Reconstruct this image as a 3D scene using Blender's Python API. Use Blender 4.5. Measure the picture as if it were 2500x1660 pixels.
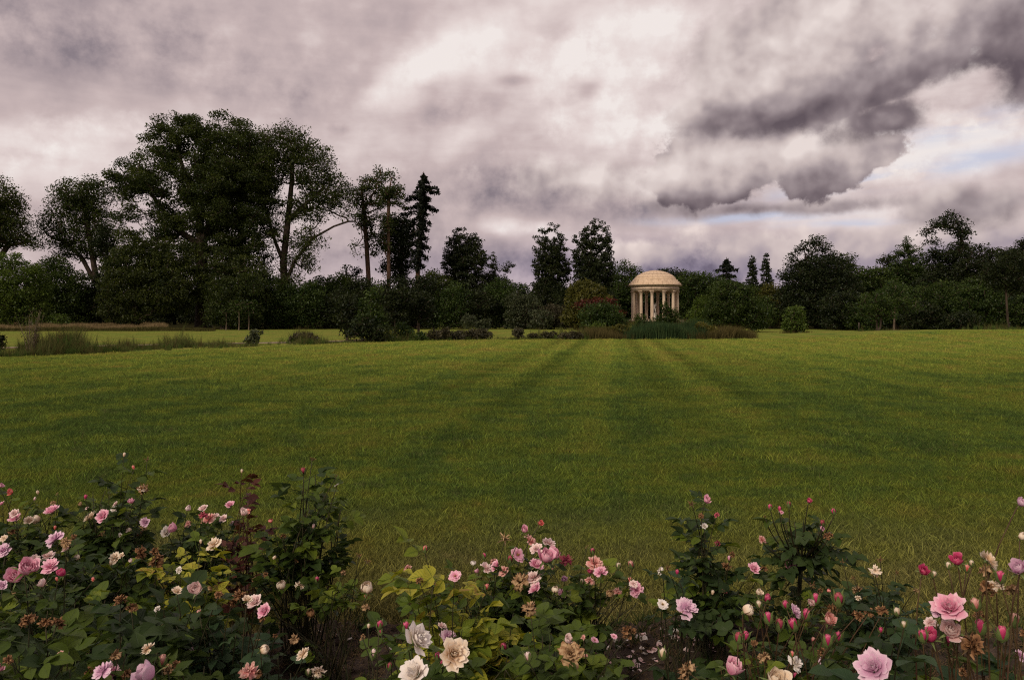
import bpy, bmesh, math, random
import numpy as np
from mathutils import Vector, Matrix, Euler

# ------------------------------------------------------------------ scene, camera, light, exposure
SC = bpy.context.scene
for o in list(bpy.data.objects):
    bpy.data.objects.remove(o)
COL = SC.collection
R = math.radians
F = 1944.0          # focal length in pixels of the 2500 px wide photograph
CX, HY = 1250.0, 775.0   # column of the view axis, row of the horizon
EYE = 1.6

cam = bpy.data.cameras.new('camera')
cam.sensor_width = 36.0
cam.lens = 36.0 * F / 2500.0
cam.shift_y = -(830.0 - HY) / 2500.0
cam.clip_start = 0.05
cam.clip_end = 6000
cam.dof.use_dof = True
cam.dof.focus_distance = 11.0
cam.dof.aperture_fstop = 16.0
co = bpy.data.objects.new('camera', cam)
co.location = (0, 0, EYE)
co.rotation_euler = (R(90), 0, 0)
COL.objects.link(co)
SC.camera = co

SUN_EL, SUN_AZ = 34.0, 212.0       # low sun behind the thin cloud, behind the viewer's left shoulder
sun = bpy.data.lights.new('sun', 'SUN')
sun.energy = 1.5
sun.angle = R(14)
sun.color = (1.0, 0.86, 0.68)
so = bpy.data.objects.new('sun', sun)
so.rotation_euler = (R(90 - SUN_EL), 0, R(180 - SUN_AZ))
so.location = (-20, -30, 30)
COL.objects.link(so)

SC.view_settings.view_transform = 'Standard'
SC.view_settings.look = 'None'
SC.view_settings.exposure = 0.6
SC.view_settings.gamma = 1.0
SC.view_settings.use_curve_mapping = False
SC.cycles.max_bounces = 6
SC.cycles.diffuse_bounces = 2
SC.cycles.glossy_bounces = 2
SC.cycles.transmission_bounces = 3
SC.cycles.transparent_max_bounces = 4
SC.cycles.use_denoising = False
SC.cycles.filter_width = 1.15

# ------------------------------------------------------------------ node helper
class S:
    """A socket with arithmetic: S + S, S * 2 ... each makes one Math node."""
    def __init__(s, nt, k):
        s.nt, s.k = nt, k
    def _op(s, op, *a):
        n = s.nt.nodes.new('ShaderNodeMath'); n.operation = op
        for i, v in enumerate((s,) + a):
            if isinstance(v, S): s.nt.links.new(v.k, n.inputs[i])
            else: n.inputs[i].default_value = float(v)
        return S(s.nt, n.outputs[0])
    def __add__(s, o): return s._op('ADD', o)
    __radd__ = __add__
    def __mul__(s, o): return s._op('MULTIPLY', o)
    __rmul__ = __mul__
    def __sub__(s, o): return s._op('SUBTRACT', o)
    def __rsub__(s, o):
        n = s.nt.nodes.new('ShaderNodeMath'); n.operation = 'SUBTRACT'
        n.inputs[0].default_value = float(o); s.nt.links.new(s.k, n.inputs[1])
        return S(s.nt, n.outputs[0])
    def __truediv__(s, o): return s._op('DIVIDE', o)
    def mx(s, o): return s._op('MAXIMUM', o)
    def mn(s, o): return s._op('MINIMUM', o)
    def sq(s): return s._op('MULTIPLY', s)
    def f(s, op, *a): return s._op(op, *a)
    def ss(s, lo, hi, a=0.0, b=1.0):
        n = s.nt.nodes.new('ShaderNodeMapRange'); n.interpolation_type = 'SMOOTHSTEP'
        s.nt.links.new(s.k, n.inputs[0])
        for i, v in enumerate((lo, hi, a, b)): n.inputs[i + 1].default_value = v
        return S(s.nt, n.outputs[0])

def link(nt, v, sock):
    if isinstance(v, S): nt.links.new(v.k, sock)
    elif isinstance(v, bpy.types.NodeSocket): nt.links.new(v, sock)
    elif isinstance(v, (tuple, list)) and len(v) == 3 and sock.type == 'RGBA': sock.default_value = (*v, 1)
    else: sock.default_value = v

def mixc(nt, fac, a, b, blend='MIX'):
    n = nt.nodes.new('ShaderNodeMix'); n.data_type = 'RGBA'; n.blend_type = blend
    link(nt, fac, n.inputs[0]); link(nt, a, n.inputs[6]); link(nt, b, n.inputs[7])
    return n.outputs[2]

def ramp(nt, fac, stops):
    n = nt.nodes.new('ShaderNodeValToRGB'); e = n.color_ramp.elements
    while len(e) < len(stops): e.new(0.5)
    for i, (p, c) in enumerate(stops):
        e[i].position = p; e[i].color = (*c, 1)
    link(nt, fac, n.inputs[0])
    return n.outputs[0]

def noise(nt, vec, scale, detail=4, rough=0.55, dist=0.0, out=0):
    n = nt.nodes.new('ShaderNodeTexNoise')
    n.inputs['Scale'].default_value = scale; n.inputs['Detail'].default_value = detail
    n.inputs['Roughness'].default_value = rough; n.inputs['Distortion'].default_value = dist
    if vec is not None: nt.links.new(vec, n.inputs['Vector'])
    return S(nt, n.outputs[out]) if out == 0 else n.outputs[out]

def comb(nt, x, y, z):
    n = nt.nodes.new('ShaderNodeCombineXYZ')
    for i, v in enumerate((x, y, z)): link(nt, v, n.inputs[i])
    return n.outputs[0]

# ------------------------------------------------------------------ sky: clear sky behind layers of cloud
W = bpy.data.worlds.new('World'); SC.world = W
W.use_nodes = True
nt = W.node_tree; nt.nodes.clear()
SKY_STRENGTH = 0.066
tc = nt.nodes.new('ShaderNodeTexCoord')
D = tc.outputs['Generated']
sp = nt.nodes.new('ShaderNodeSeparateXYZ'); nt.links.new(D, sp.inputs[0])
dx, dy, dz = (S(nt, sp.outputs[i]) for i in range(3))
AZ = dx.f('ARCTAN2', dy) * 57.2958          # degrees right of the view axis
EL = dz.f('ARCSINE') * 57.2958              # degrees above the horizon
def sky_at(px, py):
    a = math.degrees(math.atan((px - CX) / F))
    return a, math.degrees(math.atan2(HY - py, math.hypot(F, px - CX)))
DEG = 1 / 34.0                               # degrees per photograph pixel, about

flat = comb(nt, dx, dy, dz * 2.1)             # the cloud sheet is wider than it is deep
n_big = noise(nt, flat, 2.6, 6, 0.55)
n_wisp = noise(nt, flat, 7.5, 7, 0.6)
stretch = comb(nt, AZ * 0.10, EL * 0.62, 3.0)
n_str = noise(nt, stretch, 1.0, 6, 0.55, 0.5)
n_puff = noise(nt, D, 15.0, 8, 0.58)
n_fine = noise(nt, D, 30.0, 6, 0.6)
n_lump = noise(nt, D, 8.0, 3, 0.5, 0.1)
vo = nt.nodes.new('ShaderNodeVectorMath'); vo.operation = 'ADD'; vo.inputs[1].default_value = (-0.012, 0.0, 0.016)
nt.links.new(D, vo.inputs[0])
n_b1 = noise(nt, D, 17.0, 3, 0.5)
n_b2 = noise(nt, vo.outputs[0], 17.0, 3, 0.5)
n_lump2 = noise(nt, vo.outputs[0], 8.0, 3, 0.5, 0.1)
bil = (n_b1 - n_b2) * 0.9 + (n_lump - n_lump2) * 1.5      # billows: lit above and to the left, dim below
puff = (n_puff - 0.5) * 1.5 + (n_lump - 0.5) * 1.4

AE = comb(nt, AZ, EL, 0.0)
AE0 = AE
def after(v):
    """Make what follows wait for V, so that the shader is worked off piece by piece and fits its stack."""
    global AE
    k = v.f('MULTIPLY_ADD', 1e-9, 1.0)
    m = nt.nodes.new('ShaderNodeVectorMath'); m.operation = 'SCALE'
    nt.links.new(AE0, m.inputs[0]); nt.links.new(k.k, m.inputs['Scale'])
    AE = m.outputs[0]
def local(px, py, rx, ry, rot):
    """Squared distance from a point of the sky in units of the two radii (photograph pixels)."""
    a, e = sky_at(px, py)
    m = nt.nodes.new('ShaderNodeMapping'); m.vector_type = 'TEXTURE'
    m.inputs['Location'].default_value = (a, e, 0)
    m.inputs['Rotation'].default_value = (0, 0, R(rot))
    m.inputs['Scale'].default_value = (rx * DEG, ry * DEG, 1)
    nt.links.new(AE, m.inputs['Vector'])
    d = nt.nodes.new('ShaderNodeVectorMath'); d.operation = 'DOT_PRODUCT'
    nt.links.new(m.outputs[0], d.inputs[0]); nt.links.new(m.outputs[0], d.inputs[1])
    return S(nt, d.outputs['Value'])
def gauss(px, py, rx, ry, rot=0.0, warp=None):
    """A soft round patch of the sky: 1 at its middle, 0 well outside."""
    d = local(px, py, rx, ry, rot)
    if warp is not None: d = d + warp
    n = nt.nodes.new('ShaderNodeMath'); n.operation = 'POWER'; n.inputs[0].default_value = math.exp(-1)
    nt.links.new(d.k, n.inputs[1])
    return S(nt, n.outputs[0])
def ell(px, py, rx, ry, rot=0.0):
    """1 - distance in radii: positive inside the ellipse."""
    return 1.0 - local(px, py, rx, ry, rot).f('SQRT')

skytex = nt.nodes.new('ShaderNodeTexSky'); skytex.sky_type = 'NISHITA'; skytex.sun_disc = False
skytex.sun_elevation = R(SUN_EL); skytex.sun_rotation = R(SUN_AZ)
clear = mixc(nt, 0.8, skytex.outputs[0], (5.2, 5.5, 7.3))

# the high grey sheet: darker and lighter areas of it
BR = [  # px, py, rx, ry, rot, amount
    (110, 345, 330, 70, 8, .34), (60, 395, 120, 40, 0, .10), (300, 250, 330, 60, -6, .10), (980, 190, 130, 40, 35, .28),
    (1150, 95, 200, 60, 25, .16), (1430, 120, 230, 80, 10, .24), (1480, 220, 240, 90, 0, .20), (1560, 330, 190, 60, 0, .20),
    (1000, 300, 200, 60, 0, .06), (1700, 40, 200, 70, 0, .12), (2330, 60, 90, 90, 0, .34), (2300, 330, 330, 70, 4, .22),
    (2300, 390, 300, 60, 4, .16), (1180, 330, 200, 60, 0, .12), (1270, 555, 90, 28, 0, .30), (2000, 540, 380, 40, 0, .14), (650, 430, 500, 120, 0, .02),
    (0, 30, 420, 130, -18, -.16), (420, 130, 420, 70, -14, -.09), (60, 320, 150, 26, -8, -.12), (110, 385, 110, 18, -8, -.12), (700, 220, 420, 90, -8, -.05),
    (1300, 470, 380, 45, 0, -.17), (1560, 520, 260, 30, 0, -.18), (1000, 560, 300, 80, 0, -.06), (900, 610, 300, 60, 0, -.08),
    (1750, 660, 480, 45, 0, -.36), (1250, 640, 300, 40, 0, -.10), (2000, 600, 300, 30, 0, -.10), (1130, 270, 85, 36, 10, -.25), (1050, 290, 30, 30, 0, -.1),
    (1255, 196, 42, 13, 0, -.24), (1440, 215, 38, 20, 30, -.24), (1230, 340, 110, 26, 35, -.15), (1520, 118, 60, 30, 0, -.14),
    (832, 316, 22, 12, 0, -.18), (2420, 540, 200, 50, 0, -.10), (310, 360, 60, 30, 0, -.16), (1200, 420, 160, 20, 0, -.1),
]
lum = (n_big - 0.5) * 0.40 + (n_wisp - 0.5) * 0.38 + (n_str - 0.5) * 0.18 + (n_puff - 0.5) * 0.22 + (n_fine - 0.5) * 0.08 + bil * 0.30 + 0.66
wob = (n_puff - 0.5) * 3.2 + (n_fine - 0.5) * 1.4
for i_, (px, py, rx, ry, rot, am) in enumerate(BR):
    if i_ % 6 == 0: after(lum)
    lum = gauss(px, py, rx, ry, rot, wob).f('MULTIPLY_ADD', am, lum)
SHEET = [(0.0, (.19, .155, .185)), (0.25, (.29, .24, .27)), (0.45, (.44, .355, .37)), (0.65, (.62, .50, .495)), (0.82, (.82, .70, .68)), (1.0, (.95, .87, .84))]
sheet = ramp(nt, lum, [(p, tuple(v * .92 for v in c)) for p, c in SHEET])
# blue-violet cast low down on the right
low = (gauss(1700, 655, 700, 60) * 0.75)
sheet = mixc(nt, low, sheet, mixc(nt, 1.0, sheet, (.90, .93, 1.16), 'MULTIPLY'))
# gaps to the clear sky
gap = gauss(1830, 533, 190, 13, 1, wob * .6).mx(gauss(2240, 420, 330, 22, 7, wob * .5)).mx(gauss(2380, 300, 150, 24, 8, wob * .5)).mx(gauss(2080, 545, 130, 9, 0, wob * .6))
gap = (gap * ((n_str - 0.36) * 5.0 + (n_fine - 0.5) * 2.0).mx(0.0)).mn(1.0)
C = lambda v: tuple(x * 10 for x in v)
def x10(k): return mixc(nt, 1.0, k, (10, 10, 10), 'MULTIPLY')
n10 = nt.nodes.new('ShaderNodeVectorMath'); n10.operation = 'SCALE'; n10.inputs['Scale'].default_value = 10.0
nt.links.new(sheet, n10.inputs[0])
sky = mixc(nt, gap * 0.7, n10.outputs[0], clear)

def cumulus(base, shapes, shade, stops, edge=(0.0, 0.16), amp=0.8):
    """A nearer cloud with a puffy outline over BASE, coloured by SHADE."""
    shapes = shapes()
    f = shapes[0]
    for s_ in shapes[1:]: f = f.mx(s_)
    al = (f + puff * amp + (n_fine - .5) * 0.5).ss(*edge)
    after(al)
    shade = shade()
    c = ramp(nt, shade, stops)
    after(shade)
    v = nt.nodes.new('ShaderNodeVectorMath'); v.operation = 'SCALE'; v.inputs['Scale'].default_value = 10.0
    nt.links.new(c, v.inputs[0])
    return mixc(nt, al, base, v.outputs[0])
BODY = [(0.0, (.12, .092, .108)), (0.22, (.215, .17, .185)), (0.45, (.37, .305, .315)), (0.7, (.59, .495, .48)), (1.0, (.80, .70, .67))]
def above(px, py, slope, h):
    """Height over a sloping line of the sky (through px, py), in units of h photograph pixels."""
    a, e = sky_at(px, py)
    return (EL - e - (AZ - a) * slope) * (1.0 / (h * DEG))
relief = puff * 0.24 + bil * 1.15 + (n_fine - .5) * 0.12
# bank along the horizon on the right
sky = cumulus(sky, lambda: [ell(1880, 612, 330, 62), ell(1600, 622, 200, 44), ell(2250, 590, 260, 50), ell(2420, 560, 180, 60), ell(2080, 590, 180, 40)],
              lambda: above(1900, 668, 0.05, 130) * 0.95 + 0.12 + relief, [(0, (.25, .21, .28)), (.3, (.36, .30, .345)), (.6, (.58, .48, .475)), (1, (.84, .71, .665))], (-0.1, 0.5), 0.8)
# grey bank behind the big cloud
sky = cumulus(sky, lambda: [ell(1420, 440, 260, 70), ell(1650, 480, 140, 48), ell(2360, 500, 190, 55), ell(2000, 505, 380, 24)],
              lambda: above(1450, 545, 0.0, 210) * 0.8 + 0.38 + relief, BODY, (-0.1, 0.75), 0.9)
# lower body of the big cloud: lit top, soft grey folds, dim flat base
sky = cumulus(sky, lambda: [ell(1800, 385, 205, 105), ell(1690, 420, 120, 75), ell(2000, 400, 150, 88, 8), ell(2120, 375, 95, 42, 10)],
              lambda: above(1850, 495, 0.02, 78).ss(-.15, 1.25) * 0.62 + 0.12 + relief - gauss(1985, 415, 38, 70, 0, puff) * .20 - gauss(1880, 305, 300, 30, 8, puff) * .22 + gauss(1770, 385, 110, 60) * .10, BODY, (0.0, 0.17), 0.75)
# upper body: pale towering top
sky = cumulus(sky, lambda: [ell(2010, 90, 250, 160), ell(1830, 170, 190, 110, 10), ell(1730, 265, 130, 50, 8), ell(2060, 210, 380, 70, 13), ell(2260, 150, 260, 56, 14), ell(2450, 60, 120, 110, 20)],
              lambda: above(2000, 296, 0.24, 150).ss(-.35, 1.0) * 0.68 + 0.07 + relief - gauss(1960, 160, 60, 90, -10, puff) * .12 - gauss(2130, 190, 120, 30, 12, puff) * .16 + gauss(2010, 60, 160, 70) * .06, BODY, (-0.04, 0.42), 0.7)
# the long dark base hanging under it, and the dark tower at the right
sky = cumulus(sky, lambda: [ell(1800, 288, 170, 34, 10), ell(2010, 262, 240, 42, 12), ell(2230, 195, 220, 40, 16), ell(2400, 140, 140, 44, 14), ell(2500, 180, 85, 100), ell(2170, 290, 110, 46, 10)],
              lambda: above(2000, 300, 0.24, 120).ss(-.4, 1.4) * 0.56 + 0.0 + relief * .9 + gauss(2190, 305, 120, 30) * .22 + gauss(2450, 60, 90, 70) * .2, BODY, (-0.12, 0.7), 0.85)
bg = nt.nodes.new('ShaderNodeBackground'); bg.inputs[1].default_value = SKY_STRENGTH
nt.links.new(sky, bg.inputs[0])
wo = nt.nodes.new('ShaderNodeOutputWorld'); nt.links.new(bg.outputs[0], wo.inputs[0])
W.cycles.sampling_method = 'MANUAL'; W.cycles.sample_map_resolution = 512
# ------------------------------------------------------------------ helpers: meshes, things, parts
RNG = np.random.default_rng(7)
def zg(x, y):
    """Ground height: flat lawn, a rise on the right, the temple's mound, the shallow ditch."""
    x = np.asarray(x, float); y = np.asarray(y, float)
    st = lambda t: np.clip(t, 0, 1) ** 2 * (3 - 2 * np.clip(t, 0, 1))
    z = 0.66 * st((x - 17) / 18) * st((y - 32) / 26) * (1 - st((y - 61) / 24))
    z = z + 0.95 * np.exp(-(np.hypot(x - 24.2, y - 135.0) / 11.0) ** 4)
    return z
def at(px, dist):
    return (px - CX) / F * dist
def pz(py, dist):
    return EYE + (HY - py) / F * dist

def new_obj(name, me, mat=None, parent=None, loc=None):
    o = bpy.data.objects.new(name, me)
    COL.objects.link(o)
    if mat is not None and me is not None and not me.materials: me.materials.append(mat)
    if parent is not None: o.parent = parent
    if loc is not None: o.location = loc
    return o
def empty(name, loc, rz=0.0):
    o = bpy.data.objects.new(name, None); o.location = loc; o.rotation_euler = (0, 0, rz)
    o.empty_display_size = 0.2
    COL.objects.link(o); return o
def tag(o, label=None, cat=None, group=None, kind=None):
    if label: o['label'] = label
    if cat: o['category'] = cat
    if group: o['group'] = group
    if kind: o['kind'] = kind
    return o

def np_mesh(name, V, faces, mat=None, smooth=False, attrs=None, uv=None):
    """V (n,3); faces: list of (m,k) int arrays (all k-gons); attrs: {name: per-face floats}."""
    V = np.asarray(V, np.float32).reshape(-1, 3)
    faces = [np.asarray(f, np.int32) for f in faces if len(f)]
    tot = [np.full(len(f), f.shape[1], np.int32) for f in faces]
    loops = np.concatenate([f.ravel() for f in faces]); tot = np.concatenate(tot)
    me = bpy.data.meshes.new(name)
    me.vertices.add(len(V)); me.vertices.foreach_set('co', V.ravel())
    me.loops.add(len(loops)); me.loops.foreach_set('vertex_index', loops)
    me.polygons.add(len(tot))
    start = np.zeros(len(tot), np.int32); start[1:] = np.cumsum(tot)[:-1]
    me.polygons.foreach_set('loop_start', start); me.polygons.foreach_set('loop_total', tot)
    if smooth: me.polygons.foreach_set('use_smooth', np.ones(len(tot), bool))
    me.update(calc_edges=True)
    for k, v in (attrs or {}).items():
        a = me.attributes.new(k, 'FLOAT', 'FACE'); a.data.foreach_set('value', np.asarray(v, np.float32))
    if uv is not None:
        l = me.uv_layers.new(name='uv'); l.data.foreach_set('uv', np.asarray(uv, np.float32)[loops].ravel())
    if mat: me.materials.append(mat)
    me.validate()
    return me

class MB:
    """Collects quads and triangles for one mesh."""
    def __init__(s): s.V = []; s.Q = []; s.T = []; s.n = 0
    def add(s, V, Q=None, T=None):
        V = np.asarray(V, float).reshape(-1, 3); s.V.append(V)
        if Q is not None and len(Q): s.Q.append(np.asarray(Q) + s.n)
        if T is not None and len(T): s.T.append(np.asarray(T) + s.n)
        s.n += len(V); return s
    def tube(s, pts, rad, k=6, cap=True):
        pts = np.asarray(pts, float); n = len(pts); rad = np.broadcast_to(np.asarray(rad, float), (n,))
        t = np.gradient(pts, axis=0); t /= np.linalg.norm(t, axis=1)[:, None] + 1e-9
        ref = np.array([1.0, 0, 0]) if abs(t[0][0]) < 0.8 else np.array([0, 1.0, 0])
        u = np.cross(t, ref); u /= np.linalg.norm(u, axis=1)[:, None] + 1e-9
        v = np.cross(t, u)
        a = np.arange(k) * 2 * np.pi / k
        V = pts[:, None] + rad[:, None, None] * (np.cos(a)[None, :, None] * u[:, None] + np.sin(a)[None, :, None] * v[:, None])
        i = np.arange(n - 1)[:, None] * k; j = np.arange(k)[None]
        Q = np.stack([i + j, i + (j + 1) % k, i + k + (j + 1) % k, i + k + j], -1).reshape(-1, 4)
        V = V.reshape(-1, 3); T = []
        if cap:
            V = np.vstack([V, pts[-1] + t[-1] * rad[-1] * .5]); c = len(V) - 1
            T = [[(n - 1) * k + q, (n - 1) * k + (q + 1) % k, c] for q in range(k)]
        return s.add(V, Q, T)
    def lathe(s, prof, k=24, c=(0, 0, 0), a0=0.0, a1=2 * np.pi):
        prof = np.asarray(prof, float); n = len(prof); full = abs(a1 - a0 - 2 * np.pi) < 1e-6
        a = a0 + (a1 - a0) * np.arange(k if full else k + 1) / k; m = len(a)
        V = np.stack([prof[:, None, 0] * np.cos(a), prof[:, None, 0] * np.sin(a), np.broadcast_to(prof[:, None, 1], (n, m))], -1) + np.asarray(c)
        i = np.arange(n - 1)[:, None] * m; jj = np.arange(k)[None]
        Q = np.stack([i + jj, i + (jj + 1) % m, i + m + (jj + 1) % m, i + m + jj], -1).reshape(-1, 4)
        return s.add(V.reshape(-1, 3), Q)
    def box(s, c, d, rz=0.0, taper=1.0):
        x, y, z = np.asarray(d) / 2
        V = np.array([[-x, -y, -z], [x, -y, -z], [x, y, -z], [-x, y, -z], [-x * taper, -y * taper, z], [x * taper, -y * taper, z], [x * taper, y * taper, z], [-x * taper, y * taper, z]])
        ca, sa = math.cos(rz), math.sin(rz)
        V = np.stack([V[:, 0] * ca - V[:, 1] * sa, V[:, 0] * sa + V[:, 1] * ca, V[:, 2]], -1) + np.asarray(c)
        return s.add(V, [[0, 3, 2, 1], [4, 5, 6, 7], [0, 1, 5, 4], [1, 2, 6, 5], [2, 3, 7, 6], [3, 0, 4, 7]])
    def mesh(s, name, mat=None, smooth=False):
        return np_mesh(name, np.vstack(s.V), [np.vstack(s.Q) if s.Q else [], np.vstack(s.T) if s.T else []], mat, smooth)
    def obj(s, name, mat=None, parent=None, smooth=False, loc=None):
        return new_obj(name, s.mesh(name, mat, smooth), None, parent, loc)

# ------------------------------------------------------------------ materials
def mat_new(name):
    m = bpy.data.materials.new(name); m.use_nodes = True
    m.node_tree.nodes.clear(); return m, m.node_tree
def finish(nt, shader):
    o = nt.nodes.new('ShaderNodeOutputMaterial'); nt.links.new(shader, o.inputs[0])
def principled(nt, color, rough=0.6, spec=0.3, normal=None):
    p = nt.nodes.new('ShaderNodeBsdfPrincipled')
    link(nt, color, p.inputs['Base Color']); link(nt, rough, p.inputs['Roughness'])
    p.inputs['Specular IOR Level'].default_value = spec
    if normal is not None: nt.links.new(normal, p.inputs['Normal'])
    return p.outputs[0]
def bump(nt, h, strength=0.3, dist=0.02):
    b = nt.nodes.new('ShaderNodeBump'); b.inputs['Strength'].default_value = strength; b.inputs['Distance'].default_value = dist
    link(nt, h, b.inputs['Height']); return b.outputs[0]
def attr(nt, name, kind='GEOMETRY'):
    a = nt.nodes.new('ShaderNodeAttribute'); a.attribute_name = name; a.attribute_type = kind
    return S(nt, a.outputs['Fac'])
def position(nt):
    return nt.nodes.new('ShaderNodeNewGeometry').outputs['Position']
def obj_coord(nt):
    return nt.nodes.new('ShaderNodeTexCoord').outputs['Object']
def obj_random(nt):
    return S(nt, nt.nodes.new('ShaderNodeObjectInfo').outputs['Random'])

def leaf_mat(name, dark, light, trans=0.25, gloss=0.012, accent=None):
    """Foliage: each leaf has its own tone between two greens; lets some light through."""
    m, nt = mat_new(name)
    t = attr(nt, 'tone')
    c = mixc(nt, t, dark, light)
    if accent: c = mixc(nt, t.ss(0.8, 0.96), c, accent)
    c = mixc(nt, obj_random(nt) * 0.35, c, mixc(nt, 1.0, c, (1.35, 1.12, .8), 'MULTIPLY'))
    d = nt.nodes.new('ShaderNodeBsdfDiffuse'); nt.links.new(c, d.inputs[0])
    tr = nt.nodes.new('ShaderNodeBsdfTranslucent'); nt.links.new(mixc(nt, 1.0, c, (1.3, 1.4, .7), 'MULTIPLY'), tr.inputs[0])
    mx = nt.nodes.new('ShaderNodeMixShader'); mx.inputs[0].default_value = trans
    nt.links.new(d.outputs[0], mx.inputs[1]); nt.links.new(tr.outputs[0], mx.inputs[2])
    g = nt.nodes.new('ShaderNodeBsdfGlossy'); g.inputs[1].default_value = 0.45; g.inputs[0].default_value = (.9, .95, 1, 1)
    m2 = nt.nodes.new('ShaderNodeMixShader'); m2.inputs[0].default_value = gloss
    nt.links.new(mx.outputs[0], m2.inputs[1]); nt.links.new(g.outputs[0], m2.inputs[2])
    finish(nt, m2.outputs[0]); return m
def bark_mat(name, a, b, scale=6.0):
    m, nt = mat_new(name)
    mp = nt.nodes.new('ShaderNodeMapping'); mp.inputs['Scale'].default_value = (1, 1, .25); nt.links.new(obj_coord(nt), mp.inputs[0])
    n = noise(nt, mp.outputs[0], scale, 5, .6)
    finish(nt, principled(nt, mixc(nt, n.ss(.38, .62), a, b), .85, .15, bump(nt, n, .6, .05))); return m

M = {}
M['plane_leaf'] = leaf_mat('plane_leaf', (.013, .023, .006), (.066, .086, .019), .36)
M['dark_leaf'] = leaf_mat('dark_leaf', (.007, .012, .005), (.032, .044, .014), .22)
M['mid_leaf'] = leaf_mat('mid_leaf', (.013, .028, .007), (.062, .094, .021), .3)
M['bright_leaf'] = leaf_mat('bright_leaf', (0.031, 0.056, 0.010), (0.098, 0.144, 0.025), .3)
M['olive_leaf'] = leaf_mat('olive_leaf', (0.038, 0.043, 0.008), (0.114, 0.108, 0.022), .3)
M['grey_leaf'] = leaf_mat('grey_leaf', (0.024, 0.033, 0.018), (0.077, 0.094, 0.050), .25)
M['red_leaf'] = leaf_mat('red_leaf', (.030, .012, .008), (.13, .032, .022), .3)
M['purple_leaf'] = leaf_mat('purple_leaf', (.022, .022, .014), (.085, .078, .046), .25)
M['spruce_leaf'] = leaf_mat('spruce_leaf', (.005, .008, .005), (.014, .019, .010), .1)
M['bark'] = bark_mat('bark', (.022, .016, .011), (.060, .044, .032))
M['pale_bark'] = bark_mat('pale_bark', (.070, .052, .036), (.15, .115, .085))
M['red_bark'] = bark_mat('red_bark', (.055, .030, .020), (.11, .065, .045))

# ------------------------------------------------------------------ scattering (for what nobody could count)
def scatter(name, pts, rots, scl, idx, sources, kind='stuff', parent=None):
    me = bpy.data.meshes.new(name)
    pts = np.asarray(pts, np.float32); n = len(pts)
    me.vertices.add(n); me.vertices.foreach_set('co', pts.ravel())
    a = me.attributes.new('turn', 'FLOAT_VECTOR', 'POINT'); a.data.foreach_set('vector', np.asarray(rots, np.float32).ravel())
    a = me.attributes.new('size', 'FLOAT', 'POINT'); a.data.foreach_set('value', np.asarray(scl, np.float32))
    a = me.attributes.new('pick', 'INT', 'POINT'); a.data.foreach_set('value', np.asarray(idx, np.int32))
    o = new_obj(name, me, None, parent)
    g = bpy.data.node_groups.new(name, 'GeometryNodeTree')
    g.interface.new_socket('Geometry', in_out='INPUT', socket_type='NodeSocketGeometry')
    g.interface.new_socket('Geometry', in_out='OUTPUT', socket_type='NodeSocketGeometry')
    gi = g.nodes.new('NodeGroupInput'); go = g.nodes.new('NodeGroupOutput')
    gti = g.nodes.new('GeometryNodeGeometryToInstance')
    for so_ in reversed(sources):
        oi = g.nodes.new('GeometryNodeObjectInfo'); oi.inputs['Object'].default_value = so_
        g.links.new(oi.outputs['Geometry'], gti.inputs[0])
    iop = g.nodes.new('GeometryNodeInstanceOnPoints'); iop.inputs['Pick Instance'].default_value = True
    def na(nm, ty):
        x = g.nodes.new('GeometryNodeInputNamedAttribute'); x.data_type = ty; x.inputs[0].default_value = nm
        return [k for k in x.outputs if k.enabled][0]
    g.links.new(gi.outputs[0], iop.inputs['Points']); g.links.new(gti.outputs[0], iop.inputs['Instance'])
    g.links.new(na('pick', 'INT'), iop.inputs['Instance Index'])
    e2r = g.nodes.new('FunctionNodeEulerToRotation'); g.links.new(na('turn', 'FLOAT_VECTOR'), e2r.inputs[0])
    g.links.new(e2r.outputs[0], iop.inputs['Rotation']); g.links.new(na('size', 'FLOAT'), iop.inputs['Scale'])
    g.links.new(iop.outputs[0], go.inputs[0])
    md = o.modifiers.new('scatter', 'NODES'); md.node_group = g
    o['kind'] = kind
    return o
def blade_tuft(name, n, rad, h0, h1, w, lean, mat, seed, seg=2, flop=0.0):
    """A tuft of curved tapering blades."""
    r = np.random.default_rng(seed)
    mb = MB()
    for i in range(n):
        a = r.uniform(0, 2 * np.pi); q = rad * math.sqrt(r.uniform())
        b = np.array([q * math.cos(a), q * math.sin(a), -0.01])
        h = r.uniform(h0, h1); d = r.uniform(0, 2 * np.pi); ln = h * lean * r.uniform(.3, 1.3)
        dv = np.array([math.cos(d), math.sin(d), 0]); f = r.uniform(0, 2 * np.pi); sv = np.array([math.cos(f), math.sin(f), 0]) * w * r.uniform(.7, 1.3) / 2
        ts = np.linspace(0, 1, seg + 1)
        V = []
        for t in ts[:-1]:
            c = b + dv * ln * t ** 2 + np.array([0, 0, h * (t - flop * t ** 3)])
            V += [c - sv * (1 - t * .55), c + sv * (1 - t * .55)]
        V.append(b + dv * ln + np.array([0, 0, h * (1 - flop)]))
        Q = [[2 * k, 2 * k + 1, 2 * k + 3, 2 * k + 2] for k in range(seg - 1)]
        mb.add(V, Q, [[2 * seg - 2, 2 * seg - 1, 2 * seg]])
    me = mb.mesh(name, mat)
    o = bpy.data.objects.new(name, me)     # a source for the scatter, not in the scene itself
    return o
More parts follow.
